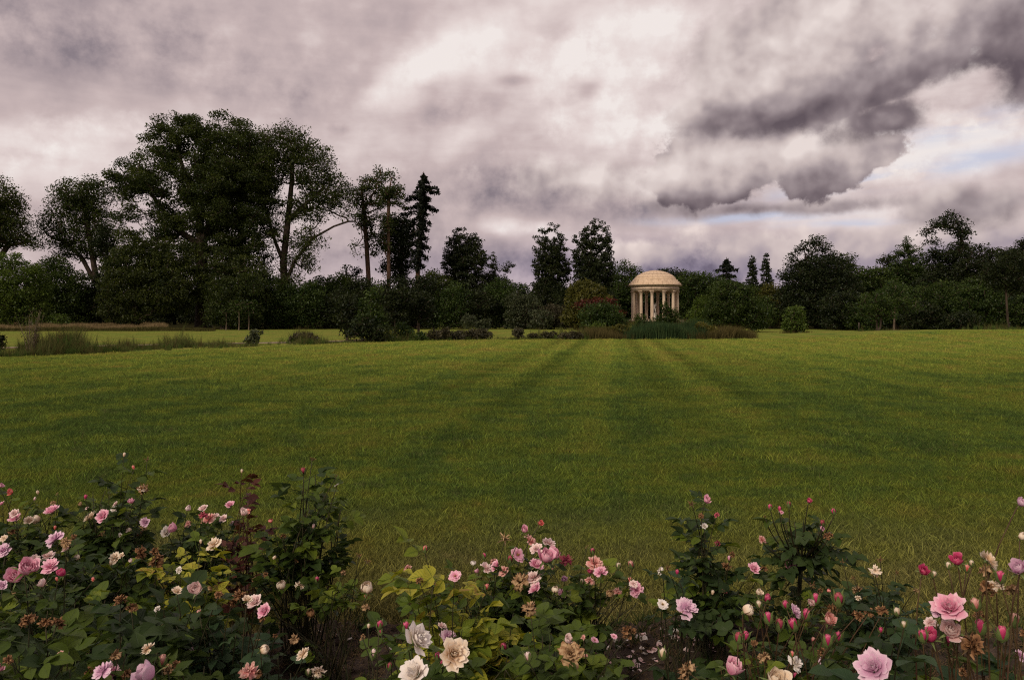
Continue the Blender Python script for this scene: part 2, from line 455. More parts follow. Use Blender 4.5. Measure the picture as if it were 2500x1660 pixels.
# ------------------------------------------------------------------ the ground: lawn, far lawn, path
BED_EDGE = 4.12
def lawn_colour(nt, blade=False):
    p = position(nt)
    s_ = nt.nodes.new('ShaderNodeSeparateXYZ'); nt.links.new(p, s_.inputs[0])
    x, y = S(nt, s_.outputs[0]), S(nt, s_.outputs[1])
    n1 = noise(nt, p, 0.22, 4, .6); n2 = noise(nt, p, 1.3, 4, .62); n3 = noise(nt, p, 5.0, 3, .6)
    sq = nt.nodes.new('ShaderNodeMapping'); sq.inputs['Scale'].default_value = (.35, 1.3, 1); nt.links.new(p, sq.inputs[0])
    n4 = noise(nt, sq.outputs[0], .55, 4, .6)
    u = x - y * 0.129                                        # across the mower's passes
    wig = (n2 - .5) * .5
    c1 = ((u + 3.7 + wig).sq() * -5.0).f('EXPONENT') + ((u + 2.1 + wig).sq() * -7.0).f('EXPONENT')
    c2 = ((u - 1.1 + wig).sq() * -6.0).f('EXPONENT') + ((u - 2.6 + wig).sq() * -6.0).f('EXPONENT') + ((u - 4.6 + wig).sq() * -3.0).f('EXPONENT') * .6
    track = (c1 + c2) * y.ss(7, 22) * (n4.ss(.3, .6) * .6 + .4)
    lush_shade = (n1 - .5) * 1.5 + (n2 - .5) * 1.9 + (n3 - .5) * 1.2 + (n4 - .5) * .6 + ((u * 2.35 + wig * 1.6).f('SINE') * .07 + (u * 5.2 + wig * 1.5).f('SINE') * .06) * y.ss(5, 13) + .52 + y.ss(4, 8) * y.ss(30, 14) * .16 - y.ss(16, 50) * .16  # turf variety and mower stripes, plus mid-lawn shade and far light painted in
    col = ramp(nt, lush_shade, [(0, (.188, .166, .044)), (.3, (.140, .156, .032)), (.55, (.101, .132, .025)), (.8, (.065, .096, .022)), (1, (.043, .070, .019))])
    dry = y.ss(7.5, 3.6) * 0.8 * (n2 * 1.2 + n3 * .7 - .55).ss(-.05, .45) + (n2 * .6 + n3 * .5).ss(.62, .78) * .35
    col = mixc(nt, dry.mn(1.0), col, (.155, .125, .055))
    col = mixc(nt, track.mn(1.0) * .5, col, (.030, .044, .009))
    k = (x * -.018 + y).ss(7, 42, 1.16, 1.62) * (n1 * .35 + n2 * .35 + n3 * .3).ss(.32, .68, .68, 1.34)  # brighter with distance: light painted into the colour, times patchy turf tone
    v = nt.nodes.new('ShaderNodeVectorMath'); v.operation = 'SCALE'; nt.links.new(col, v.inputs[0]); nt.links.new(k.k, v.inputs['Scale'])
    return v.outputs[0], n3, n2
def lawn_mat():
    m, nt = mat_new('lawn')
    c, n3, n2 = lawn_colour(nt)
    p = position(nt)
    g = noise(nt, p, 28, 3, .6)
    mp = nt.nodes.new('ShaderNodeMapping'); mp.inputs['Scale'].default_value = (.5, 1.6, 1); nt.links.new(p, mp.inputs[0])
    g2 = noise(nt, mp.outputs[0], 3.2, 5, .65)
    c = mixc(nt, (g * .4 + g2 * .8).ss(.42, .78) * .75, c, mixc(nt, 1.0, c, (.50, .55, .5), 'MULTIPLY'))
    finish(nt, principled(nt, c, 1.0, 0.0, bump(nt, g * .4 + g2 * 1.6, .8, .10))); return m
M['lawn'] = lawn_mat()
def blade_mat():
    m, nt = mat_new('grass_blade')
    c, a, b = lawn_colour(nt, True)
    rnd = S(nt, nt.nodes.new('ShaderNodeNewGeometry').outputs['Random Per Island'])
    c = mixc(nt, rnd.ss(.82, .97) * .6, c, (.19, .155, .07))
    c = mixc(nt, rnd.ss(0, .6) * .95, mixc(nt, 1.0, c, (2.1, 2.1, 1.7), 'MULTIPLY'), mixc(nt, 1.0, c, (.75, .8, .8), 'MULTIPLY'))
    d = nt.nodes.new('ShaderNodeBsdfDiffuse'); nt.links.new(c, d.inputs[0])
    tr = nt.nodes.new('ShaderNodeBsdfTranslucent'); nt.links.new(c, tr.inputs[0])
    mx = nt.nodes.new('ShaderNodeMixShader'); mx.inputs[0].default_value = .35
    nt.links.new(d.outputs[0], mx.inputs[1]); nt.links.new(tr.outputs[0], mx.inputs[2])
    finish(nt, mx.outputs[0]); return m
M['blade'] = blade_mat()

def sheet_mesh(name, xs, ys, mat, dz=0.0, f=None):
    X, Y = np.meshgrid(xs, ys); Z = zg(X, Y) + dz
    if f is not None: Z = Z + f(X, Y)
    n, m = X.shape; i = np.arange(n - 1)[:, None] * m; j = np.arange(m - 1)[None]
    Q = np.stack([i + j, i + j + 1, i + m + j + 1, i + m + j], -1).reshape(-1, 4)
    return np_mesh(name, np.stack([X, Y, Z], -1), [Q], mat, True)
xs = np.unique(np.concatenate([np.linspace(-2500, -140, 8), np.linspace(-140, 140, 141), np.linspace(140, 2500, 8)]))
ys = np.unique(np.concatenate([np.linspace(-300, -6, 6), np.linspace(-6, 200, 140), np.linspace(200, 3500, 8)]))
def lumps(X, Y):
    a = .018 * np.sin(X * 1.1 + .7 * np.sin(Y * .5)) * np.sin(Y * .9 + X * .2) * (Y > 4)
    return a - 0.30 * (1 / (1 + np.exp((Y - BED_EDGE - .1) * 9)))
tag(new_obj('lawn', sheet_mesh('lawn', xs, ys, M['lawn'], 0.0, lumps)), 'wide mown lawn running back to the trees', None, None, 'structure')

# soil of the rose bed
def soil_mat():
    m, nt = mat_new('soil')
    p = position(nt)
    a = noise(nt, p, 9, 6, .65); b = noise(nt, p, 45, 5, .6); c = noise(nt, p, 2.2, 3, .5)
    col = ramp(nt, a * .5 + b * .3 + c * .2, [(.3, (.022, .016, .013)), (.5, (.050, .036, .028)), (.68, (.100, .072, .054))])
    finish(nt, principled(nt, col, .95, .15, bump(nt, a * .6 + b * .5, .9, .03))); return m
M['soil'] = soil_mat()
sx = np.linspace(-4.2, 4.2, 220); sy = np.concatenate([np.linspace(-.4, 1.2, 8), np.linspace(1.3, 4.3, 110)])
def clods(X, Y):
    r = np.random.default_rng(3); Z = np.zeros_like(X)
    for k in range(26):
        a, f, q = r.uniform(0, 6.28), r.uniform(3, 26), r.uniform(0, 6.28)
        Z += .05 / f ** .75 * np.sin(f * (X * math.cos(a) + Y * math.sin(a)) + q)
    Z += r.normal(0, .006, X.shape)
    edge = BED_EDGE + .05 * np.sin(X * 2.1) + .03 * np.sin(X * 7.3 + 1)
    return Z * .8 + .012 - 0.16 * np.clip((Y - edge) / .10, 0, 1) - 0.10 * (np.abs(X) > 4.15)
tag(new_obj('flower_bed', sheet_mesh('flower_bed', sx, sy, M['soil'], 0.0, clods)), 'dark crumbly soil of the rose bed', None, None, 'structure')

# sandy path beyond the planted ditch
def sand_mat():
    m, nt = mat_new('sand')
    n = noise(nt, position(nt), 3, 5, .6)
    finish(nt, principled(nt, mixc(nt, n, (.20, .155, .105), (.34, .27, .19)), .9, .1)); return m
M['sand'] = sand_mat()
def ribbon(name, pts, w, mat, dz):
    pts = np.array(pts, float); t = np.gradient(pts, axis=0); t /= np.linalg.norm(t, axis=1)[:, None]
    nrm = np.stack([-t[:, 1], t[:, 0]], -1) * w / 2
    V = np.concatenate([pts - nrm, pts + nrm]); k = len(pts)
    V = np.column_stack([V, zg(V[:, 0], V[:, 1]) + dz])
    Q = [[i, i + 1, k + i + 1, k + i] for i in range(k - 1)]
    return new_obj(name, np_mesh(name, V, [Q], mat))
pp = [(at(px, d), d) for px, d in ((-260, 38), (-60, 40.6), (20, 41.6), (180, 43.4), (340, 45.5), (500, 47.5), (660, 49.6), (750, 51.2), (860, 54), (960, 60), (1010, 70))]
tag(ribbon('path', pp, 2.0, M['sand'], .03), 'pale sandy path behind the planted ditch', None, None, 'structure')

# blades of the near lawn
tufts = [blade_tuft('lawn_tuft', 44, .10, .016, .046, .0046, 1.15, M['blade'], 10 + i) for i in range(4)]
tufts += [blade_tuft('long_tuft', 24, .07, .04, .085, .0042, 1.0, M['blade'], 20 + i, 3) for i in range(2)]
def lawn_points(n, y0, y1, k=.76):
    y = np.sqrt(RNG.uniform(y0 ** 2, y1 ** 2, n)); x = RNG.uniform(-k, k, n) * y + RNG.uniform(-.6, .6, n)
    return x, y
P, Sc = [], []
for n, y0, y1, s_ in ((42000, 3.95, 8.5, 1.0), (64000, 8, 17, 1.15), (56000, 15, 36, 1.5), (26000, 26, 58, 2.0)):
    x, y = lawn_points(n, y0, y1); P.append(np.stack([x, y], -1)); Sc.append(RNG.uniform(.75, 1.3, n) * s_)
P = np.vstack(P); Sc = np.concatenate(Sc)
edge = BED_EDGE + .05 * np.sin(P[:, 0] * 2.1) + .03 * np.sin(P[:, 0] * 7.3 + 1)
keep = (P[:, 1] > edge - RNG.exponential(.03, len(P))) & (P[:, 1] < np.interp(P[:, 0] / P[:, 1] * F + CX, [-300, 0, 300, 600, 1000, 1300, 1800, 2600], [26, 31, 35.6, 42, 53, 57, 58, 58])); P, Sc = P[keep], Sc[keep]
edge = edge[keep]
low = np.sin(P[:, 0] * 1.9 + 1.3 * np.sin(P[:, 1] * 1.1)) * np.sin(P[:, 1] * 1.7 + P[:, 0] * .6)
Sc *= 1 + .30 * low + RNG.normal(0, .15, len(P)).clip(-.3, .5)
near = np.exp(-(P[:, 1] - edge) / .14)
long_ = RNG.uniform(size=len(P)) < (.012 + .6 * near)
pick = np.where(long_, RNG.integers(4, 6, len(P)), RNG.integers(0, 4, len(P)))
Z = zg(P[:, 0], P[:, 1]) + lumps(P[:, 0], P[:, 1])
rot = np.stack([RNG.normal(0, .12, len(P)), RNG.normal(0, .12, len(P)), RNG.uniform(0, 6.28, len(P))], -1)
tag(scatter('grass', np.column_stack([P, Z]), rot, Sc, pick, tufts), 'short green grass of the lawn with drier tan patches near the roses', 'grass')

# dark floor under the trees
def floor_mat():
    m, nt = mat_new('woodland_floor')
    n = noise(nt, position(nt), .6, 5, .6)
    finish(nt, principled(nt, mixc(nt, n.ss(.35, .65), (.016, .013, .008), (.036, .038, .013)), 1.0, 0.0)); return m
fb = [(-900, 121), (380, 121), (425, 108), (1045, 110.5), (1060, 124), (1300, 122), (1440, 124), (1470, 151), (1765, 151), (1795, 113), (1880, 113), (2000, 108), (2120, 101), (2300, 93), (2600, 88), (3300, 88)]
fx, fd = np.array(fb).T
cols = np.linspace(-900, 3300, 121); dd_ = np.interp(cols, fx, fd)
V = np.concatenate([np.column_stack([(cols - CX) / F * q, q]) for q in (dd_, dd_ + 12, dd_ + 40, dd_ + 220)])
V = np.column_stack([V, zg(V[:, 0], V[:, 1]) + .02]); nC = len(cols)
Q = [[k * nC + i, k * nC + i + 1, (k + 1) * nC + i + 1, (k + 1) * nC + i] for k in range(3) for i in range(nC - 1)]
tag(new_obj('woodland_floor', np_mesh('woodland_floor', V, [Q], floor_mat())), 'dark bare ground under the trees', None, None, 'structure')
# ------------------------------------------------------------------ the round temple
def stone_mat(name, a, b, joints=0.0):
    m, nt = mat_new(name)
    p = obj_coord(nt)
    n = noise(nt, p, 1.1, 6, .65); f = noise(nt, p, 9, 4, .6)
    mp = nt.nodes.new('ShaderNodeMapping'); mp.inputs['Scale'].default_value = (2.2, 2.2, .35); nt.links.new(p, mp.inputs[0])
    streak = noise(nt, mp.outputs[0], 1.6, 5, .6)
    c = mixc(nt, (n * .6 + f * .4).ss(.3, .7), a, b)
    c = mixc(nt, streak.ss(.46, .66) * .65, c, tuple(v * .55 for v in a))
    finish(nt, principled(nt, c, .85, .2, bump(nt, f, .3, .03))); return m
M['stone'] = stone_mat('stone', (.50, .38, .28), (.68, .55, .42))
M['dome_stone'] = stone_mat('dome_stone', (.55, .40, .27), (.72, .56, .40))
M['joint'] = stone_mat('joint', (.16, .105, .07), (.22, .15, .10))
M['marble'] = stone_mat('marble', (.55, .52, .47), (.72, .69, .64))
TX, TY = at(1599, 135.0), 135.0
PXM = 135.0 / F
TZ = pz(781, 135.0)                        # top of the steps
temple = empty('round_temple', (TX, TY, TZ), 0)
tag(temple, 'round cream stone temple with a low dome and a ring of columns', 'temple')
RING = 54.0 * PXM; COLH = 69.3 * PXM
# steps: three rings of kerb blocks
for k, (r0, r1, z0, z1) in enumerate(((0, 70, -.30, 0), (0, 78, -.62, -.30), (0, 86, -1.0, -.62))):
    mb = MB(); rr = r1 * PXM
    mb.lathe([(0.01, z1 - .001 * k), (rr - .06, z1), (rr, z1 - .04), (rr, z0)], 48)
    mb.obj('step', M['stone'], temple, False)
AZ0 = R(-90 + 12.5)     # azimuth of the column just right of the middle, seen from the lawn
def column_mesh(name):
    mb = MB(); h = COLH; r = .272
    mb.lathe([(r * 1.0, .22)] + [(r * (1 - .16 * (t ** 1.6)), .22 + (h - .22 - .52) * t) for t in np.linspace(.02, 1, 9)] + [(r * .90, h - .50)], 20)
    return mb.mesh(name, M['stone'], True)
def base_mesh(name):
    mb = MB(); r = .272
    mb.box((0, 0, .05), (.76, .76, .10))
    mb.lathe([(r * 1.34, .10), (r * 1.42, .13), (r * 1.34, .165), (r * 1.12, .175), (r * 1.10, .19), (r * 1.2, .205), (r * 1.02, .225)], 20)
    return mb.mesh(name, M['stone'], False)
def capital_mesh(name):
    mb = MB(); h = COLH; r = .272 * .84; z = h - .52
    mb.lathe([(r, z), (r * 1.16, z + .02), (r * 1.16, z + .05), (r * 1.0, z + .06), (r * 1.05, z + .2), (r * 1.3, z + .40), (r * 1.38, z + .43)], 16)
    for row, (zz, hh, nn, off) in enumerate(((z + .06, .17, 8, 0), (z + .16, .20, 8, .39))):     # two rows of acanthus leaves
        for i in range(nn):
            a = off + i * 2 * np.pi / nn; c, s_ = math.cos(a), math.sin(a); tx, ty = -s_, c
            pts = [(r * 1.06, 0, .09), (r * 1.18, hh * .6, .10), (r * 1.42, hh, .06), (r * 1.50, hh * .86, .02)]
            V = []
            for q, dz_, w in pts:
                V += [(q * c + tx * w, q * s_ + ty * w, zz + dz_), (q * c - tx * w, q * s_ - ty * w, zz + dz_)]
            mb.add(V, [[0, 1, 3, 2], [2, 3, 5, 4], [4, 5, 7, 6]])
    for i in range(4):                                                                             # volutes under the corners
        a = i * np.pi / 2 + np.pi / 4
        mb.tube([(r * 1.15 * math.cos(a), r * 1.15 * math.sin(a), z + .26), (r * 1.65 * math.cos(a), r * 1.65 * math.sin(a), z + .40), (r * 1.85 * math.cos(a), r * 1.85 * math.sin(a), z + .37)], [.04, .05, .03], 6)
    mb.box((0, 0, h - .045), (.72, .72, .09))
    return mb.mesh(name, M['stone'], False)
cm, bm_, km = column_mesh('column'), base_mesh('column_base'), capital_mesh('capital')
for i in range(12):
    a = AZ0 + i * np.pi / 6
    c = new_obj('column', cm, None, temple, (RING * math.cos(a), RING * math.sin(a), 0)); c.rotation_euler = (0, 0, a)
    new_obj('column_base', bm_, None, c); new_obj('capital', km, None, c)
z0 = COLH
RO = RING + .30; RI = RING - .30
ent = MB()   # architrave in three bands and frieze, with an inner face and soffit
ent.lathe([(RI, z0), (RO - .04, z0), (RO - .04, z0 + .14), (RO - .02, z0 + .145), (RO - .02, z0 + .27), (RO, z0 + .275), (RO, z0 + .36), (RO + .05, z0 + .37), (RO + .05, z0 + .41), (RO - .02, z0 + .42), (RO - .02, z0 + .74)], 72)
ent.lathe([(RI, z0 + .74), (RI, z0)], 72)
ent.obj('entablature', M['stone'], temple)
cor = MB()
cor.lathe([(RO - .02, z0 + .74), (RO + .06, z0 + .76), (RO + .06, z0 + .80), (RO + .12, z0 + .80), (RO + .12, z0 + .90), (RO + .42, z0 + .91), (RO + .42, z0 + .99), (RO + .47, z0 + 1.0), (RO + .50, z0 + 1.07), (RO + .2, z0 + 1.10)], 72)
cornice = cor.obj('cornice', M['stone'], temple)
den = MB().box((0, 0, 0), (.09, .11, .09)).mesh('dentil', M['stone'])
for i in range(96):
    a = i * 2 * np.pi / 96
    d = new_obj('dentil', den, None, cornice, ((RO + .165) * math.cos(a), (RO + .165) * math.sin(a), z0 + .853)); d.rotation_euler = (0, 0, a)
# dome: three stepped rings, then ribs of stone courses with recessed joints
zd = z0 + 1.08
st_ = MB(); rb = RO + .30
prof = [(rb, zd)]
for k in range(3):
    prof += [(rb, zd + .26), (rb - .27, zd + .29)]; rb -= .27; zd += .29
    prof.append((rb, zd))
st_.lathe(prof, 72); st_.obj('dome_ring', M['dome_stone'], temple)
HD = pz(660, 135.0) - TZ - zd
nr, nc = 6, 24
def dome_pt(t):      # t 0 at the springing, 1 at the crown
    a = t * np.pi / 2; z = math.sin(a)
    return rb * max(1 - z ** 1.7, 0) ** (1 / 1.7), zd + HD * z
core = MB(); core.lathe([(dome_pt(t)[0] * .985 + .001, dome_pt(t)[1] * 1.0 - .035) for t in np.linspace(0, .995, 20)], 72)
dome = core.obj('dome', M['joint'], temple, True)
ts = [0, .17, .35, .53, .70, .85, .97]
for k in range(nr):
    n = nc if k < 5 else 12
    mb = MB(); g = .018 / max(dome_pt(ts[k + 1])[0], .5) ; w = 2 * np.pi / n
    mb.lathe([dome_pt(t) for t in np.linspace(ts[k] + .006, ts[k + 1] - .006, 4)], 4, a0=-w / 2 + g * .35, a1=w / 2 - g * .35)
    me = mb.mesh('stone_panel', M['dome_stone'], True)
    for i in range(n):
        o = new_obj('stone_panel', me, None, dome); o.rotation_euler = (0, 0, AZ0 + (i + .5) * w)
cap = MB(); r_, z_ = dome_pt(.965); cap.lathe([(r_ * 1.02, z_ - .03), (r_ * .6, z_ + .012), (.01, z_ + .03)], 20); cap.obj('dome_cap', M['dome_stone'], temple)
inn = MB(); inn.lathe([(RI, z0 + .74), (RI * .8, z0 + 1.5), (RI * .45, z0 + 2.0), (.01, z0 + 2.2)], 36); inn.obj('ceiling', M['stone'], temple, True)

# statue of a winged youth on a pedestal under the dome
statue = empty('statue', (TX + at(1597.5, 135) - TX, TY, TZ)); 
tag(statue, 'white marble winged figure standing bent forward on a pedestal under the dome', 'statue')
pd = MB(); pd.lathe([(.55, 0), (.55, .12), (.46, .16), (.42, .22), (.42, 1.0), (.5, 1.06), (.52, 1.14), (.01, 1.15)], 20); pd.obj('pedestal', M['marble'], statue)
def skin_figure(name, joints, bones, mat, parent, root, lvl=1):
    me = bpy.data.meshes.new(name)
    names = list(joints)
    me.from_pydata([joints[k][0] for k in names], [(names.index(a), names.index(b)) for a, b in bones], [])
    o = new_obj(name, me, None, parent)
    sm = o.modifiers.new('skin', 'SKIN')
    for i, k in enumerate(names):
        me.skin_vertices[0].data[i].radius = (joints[k][1],) * 2
        me.skin_vertices[0].data[i].use_root = (k == root)
    sb = o.modifiers.new('smooth', 'SUBSURF'); sb.levels = lvl; sb.render_levels = lvl
    me.materials.append(mat); sm.use_smooth_shade = True
    return o
B = 1.15
J = {'pelvis': ((0, 0, B + .92), .15), 'waist': ((.0, -.02, B + 1.08), .13), 'chest': ((-.05, -.06, B + 1.30), .165), 'neck': ((-.10, -.10, B + 1.50), .06), 'head': ((-.15, -.14, B + 1.63), .105), 'crown': ((-.17, -.15, B + 1.72), .08),
     'hip_l': ((.10, 0, B + .88), .11), 'knee_l': ((.16, -.08, B + .48), .075), 'foot_l': ((.14, .02, B + .06), .05), 'toe_l': ((.12, -.12, B + .03), .04),
     'hip_r': ((-.10, 0, B + .88), .11), 'knee_r': ((-.10, -.02, B + .48), .075), 'foot_r': ((-.10, .02, B + .06), .05), 'toe_r': ((-.12, -.12, B + .03), .04),
     'sh_l': ((.14, -.04, B + 1.40), .075), 'el_l': ((.24, -.18, B + 1.18), .052), 'ha_l': ((.02, -.34, B + 1.16), .04),
     'sh_r': ((-.24, -.06, B + 1.38), .075), 'el_r': ((-.36, -.20, B + 1.16), .052), 'ha_r': ((-.18, -.36, B + 1.02), .04)}
BN = [('pelvis', 'waist'), ('waist', 'chest'), ('chest', 'neck'), ('neck', 'head'), ('head', 'crown'), ('pelvis', 'hip_l'), ('hip_l', 'knee_l'), ('knee_l', 'foot_l'), ('foot_l', 'toe_l'), ('pelvis', 'hip_r'), ('hip_r', 'knee_r'), ('knee_r', 'foot_r'), ('foot_r', 'toe_r'),
      ('chest', 'sh_l'), ('sh_l', 'el_l'), ('el_l', 'ha_l'), ('chest', 'sh_r'), ('sh_r', 'el_r'), ('el_r', 'ha_r')]
skin_figure('body', J, BN, M['marble'], statue, 'pelvis', 2)
for sgn in (-1, 1):
    mb = MB(); outl = [(.05, 1.28), (.20, 1.60), (.36, 1.78), (.48, 1.72), (.46, 1.45), (.36, 1.15), (.22, .95), (.10, 1.05)]
    n = len(outl)
    V = [(sgn * x - .05, .12 + .10 * x, B + z) for x, z in outl] + [(sgn * x - .05, .18 + .10 * x, B + z) for x, z in outl]
    for i in range(n): mb.Q.append(np.array([[i, (i + 1) % n, n + (i + 1) % n, n + i]]))
    mb.V.append(np.array(V)); mb.n = 2 * n
    for i in range(1, n - 1): mb.T.append(np.array([[0, i, i + 1], [n, n + i + 1, n + i]]))
    mb.obj('wing', M['marble'], statue)
mb = MB(); mb.tube([(-.20, -.38, B + .0), (-.22, -.38, B + .6), (-.16, -.36, B + 1.2)], [.07, .05, .04], 8); mb.obj('club', M['marble'], statue)

# rough stones tumbled round the steps on the right
rr = np.random.default_rng(5)
def rock(seed):
    r = np.random.default_rng(seed); bm = bmesh.new(); bmesh.ops.create_icosphere(bm, subdivisions=2, radius=1)
    k = r.uniform(-1, 1, (4, 3))
    for v in bm.verts:
        s_ = 1 + .22 * sum(math.sin(2.3 * float(np.dot(q, v.co)) * 2 + i) for i, q in enumerate(k)) / 2
        v.co = Vector((v.co.x * s_, v.co.y * s_ * .9, v.co.z * s_ * .7))
    me = bpy.data.meshes.new('rock'); bm.to_mesh(me); bm.free(); me.materials.append(M['stone']); return me
rocks = [rock(40 + i) for i in range(4)]
RK = [(1653, 783, .62), (1662, 785, .5), (1668, 788, .55), (1658, 790, .45), (1675, 788, .4), (1647, 788, .5), (1681, 791, .42), (1593, 786, .45), (1586, 789, .4), (1601, 789, .5)]
wher = ['topmost rough stone beside the temple steps on the right', 'second rough stone down the slope by the temple steps', 'large rough stone in the middle of the tumbled pile right of the temple', 'low rough stone at the foot of the right-hand column', 'outer rough stone of the pile right of the temple steps', 'rough stone nearest the last column of the temple', 'lowest rough stone at the far end of the pile right of the temple',
        'upper rough stone before the temple between the shrubs', 'rough stone left of the shrub before the temple', 'rough stone right beside the big shrub before the temple']
for i, (px, py, s_) in enumerate(RK):
    d = 129.0 + rr.uniform(-.6, .6)
    o = new_obj('rock', rocks[i % 4], None, None, (at(px, d), d, pz(py, d) - .1)); o.scale = (s_, s_, s_ * .8); o.rotation_euler = (0, 0, rr.uniform(0, 6))
    tag(o, wher[i], 'rock', 'rough stones around the temple steps')
# ------------------------------------------------------------------ trees and shrubs
PL = 'big plane trees of the tall clump'
def ell_sample(r, ells, n, gap, shell=.35):
    """Points spread through a union of ellipsoids (cx,cy,cz,rx,ry,rz,density), not closer than gap."""
    E_ = np.array(ells); vol = E_[:, 3] * E_[:, 4] * E_[:, 5]; w = (vol ** .75) * E_[:, 6]; w = w / w.sum()
    m = n * 4; k = r.choice(len(E_), m, p=w)
    d = r.normal(size=(m, 3)); d /= np.linalg.norm(d, axis=1)[:, None]
    q = r.uniform(0, 1, m) ** shell
    P = E_[k, :3] + d * q[:, None] * E_[k, 3:6]
    out = np.empty((0, 3))
    for a in range(0, m, 256):
        c = P[a:a + 256]
        for p in c:
            if len(out) == 0 or ((out - p) ** 2).sum(1).min() > gap * gap:
                out = np.vstack([out, p])
                if len(out) >= n: return out
    return out

def grow(r, trunk, limbs, targets, wander=.18):
    """A branch skeleton from the trunk out to every target: (nodes, parent index, order)."""
    N = [np.asarray(p, float) for p in trunk]; Pa = [-1] + list(range(len(trunk) - 1))
    for lb in limbs:
        lb = [np.asarray(p, float) for p in lb]
        j = int(np.argmin([np.linalg.norm(q - lb[0]) for q in N]))
        for p in lb[1:]:
            N.append(p); Pa.append(j); j = len(N) - 1
    arr = np.array(N); tc_ = arr.copy()
    dist = np.array([np.linalg.norm(tc_ - t, axis=1).min() for t in targets])
    leafs = []
    for ti in np.argsort(dist):
        t = targets[ti]
        v = t - arr; d = np.linalg.norm(v, axis=1) + 1e-6
        cost = d * (1 + .9 * np.clip(-v[:, 2] / d + .1, 0, 1)) + .02 * np.arange(len(arr)) / len(arr)
        cost[0] += 3 * d.max()
        j = int(np.argmin(cost)); a = arr[j]; L = np.linalg.norm(t - a)
        k = max(1, min(4, int(L / max(.06 * np.ptp(targets[:, 2]) + .25, .3))))
        side = r.normal(0, wander * L, 3) * .5; side[2] += .10 * L
        for s_ in range(1, k + 1):
            f = s_ / k
            p = a + (t - a) * f + side * math.sin(math.pi * f) + (r.normal(0, .05 * L, 3) if s_ < k else 0)
            arr = np.vstack([arr, p]); Pa.append(j); j = len(arr) - 1
        leafs.append(j)
    return arr, np.array(Pa), leafs

def branch_mesh(name, arr, Pa, r0, mat, power=2.2, tip=.018):
    n = len(arr); load = np.zeros(n); ch = np.bincount(Pa[Pa >= 0], minlength=n)
    load[ch == 0] = 1
    for i in range(n - 1, 0, -1): load[Pa[i]] += load[i]
    rad = r0 * (load / load[0]) ** (1 / power); rad = np.maximum(rad, tip)
    mb = MB()
    big = Pa >= 0
    for k, sel in ((7, rad > .28 * r0), (4, (rad <= .28 * r0) & (rad > .10 * r0)), (3, rad <= .10 * r0)):
        idx = np.where(sel & big)[0]
        if not len(idx): continue
        A, B_ = arr[Pa[idx]], arr[idx]; ra = np.minimum(rad[Pa[idx]], rad[idx] * 1.35); rb = rad[idx]
        flare = 1 + .6 * (Pa[idx] == 0)
        t = B_ - A; L = np.linalg.norm(t, axis=1)[:, None] + 1e-6; t = t / L
        A = A - t * (ra * .4)[:, None]
        ref = np.where(np.abs(t[:, :1]) < .8, [[1., 0, 0]], [[0, 1., 0]])
        u = np.cross(t, ref); u /= np.linalg.norm(u, axis=1)[:, None]; v = np.cross(t, u)
        a = np.arange(k) * 2 * np.pi / k
        ring = np.cos(a)[None, :, None] * u[:, None] + np.sin(a)[None, :, None] * v[:, None]
        V = np.concatenate([A[:, None] + ring * (ra * flare)[:, None, None], B_[:, None] + ring * rb[:, None, None]], 1)
        m = len(idx); base = np.arange(m)[:, None] * 2 * k; j = np.arange(k)[None]
        Q = np.stack([base + j, base + (j + 1) % k, base + k + (j + 1) % k, base + k + j], -1).reshape(-1, 4)
        mb.add(V.reshape(-1, 3), Q)
    return mb.mesh(name, mat, True)

def leaf_mesh(name, C, size, mat, r, tone=None, up=.5, long_=1.0):
    """One kite-shaped, slightly folded leaf (or small spray of leaves) at each point."""
    n = len(C); s_ = size * (r.uniform(.45, 1.0, n) ** 1.0 + .5 * (r.uniform(size=n) < .12))[:, None] * 1.15
    nr = r.normal(size=(n, 3)); nr[:, 2] += up * 2 * np.sign(r.uniform(-.15, 1, n)); nr /= np.linalg.norm(nr, axis=1)[:, None]
    d = r.normal(size=(n, 3)); d -= (d * nr).sum(1)[:, None] * nr; d /= np.linalg.norm(d, axis=1)[:, None]
    d[:, 2] -= .25; e = np.cross(nr, d); e /= np.linalg.norm(e, axis=1)[:, None]
    V = np.stack([C - d * s_ * .5 * long_, C + e * s_ * .34 - nr * s_ * .08 + d * s_ * .05, C + d * s_ * .5 * long_, C - e * s_ * .34 - nr * s_ * .08 - d * s_ * .05], 1).reshape(-1, 3)
    i = np.arange(n)[:, None] * 4
    T = np.concatenate([i + [[0, 1, 2]], i + [[0, 2, 3]]], 1).reshape(-1, 3)
    if tone is None: tone = r.uniform(0, 1, n)
    return np_mesh(name, V, [T], mat, False, {'tone': np.repeat(tone, 2)})

def foliage(r, tips, per, sig, flat=.6):
    n = len(tips); k = r.poisson(per, n)
    c = np.repeat(tips, k, axis=0); ct = np.repeat(r.normal(0, .16, n), k)
    off = r.normal(size=(len(c), 3)); off /= np.linalg.norm(off, axis=1)[:, None]
    off *= (sig * r.uniform(.1, 1, len(c)) ** .5)[:, None]
    off[:, 2] *= flat
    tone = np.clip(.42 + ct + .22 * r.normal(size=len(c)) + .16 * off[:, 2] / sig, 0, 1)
    return c + off, tone

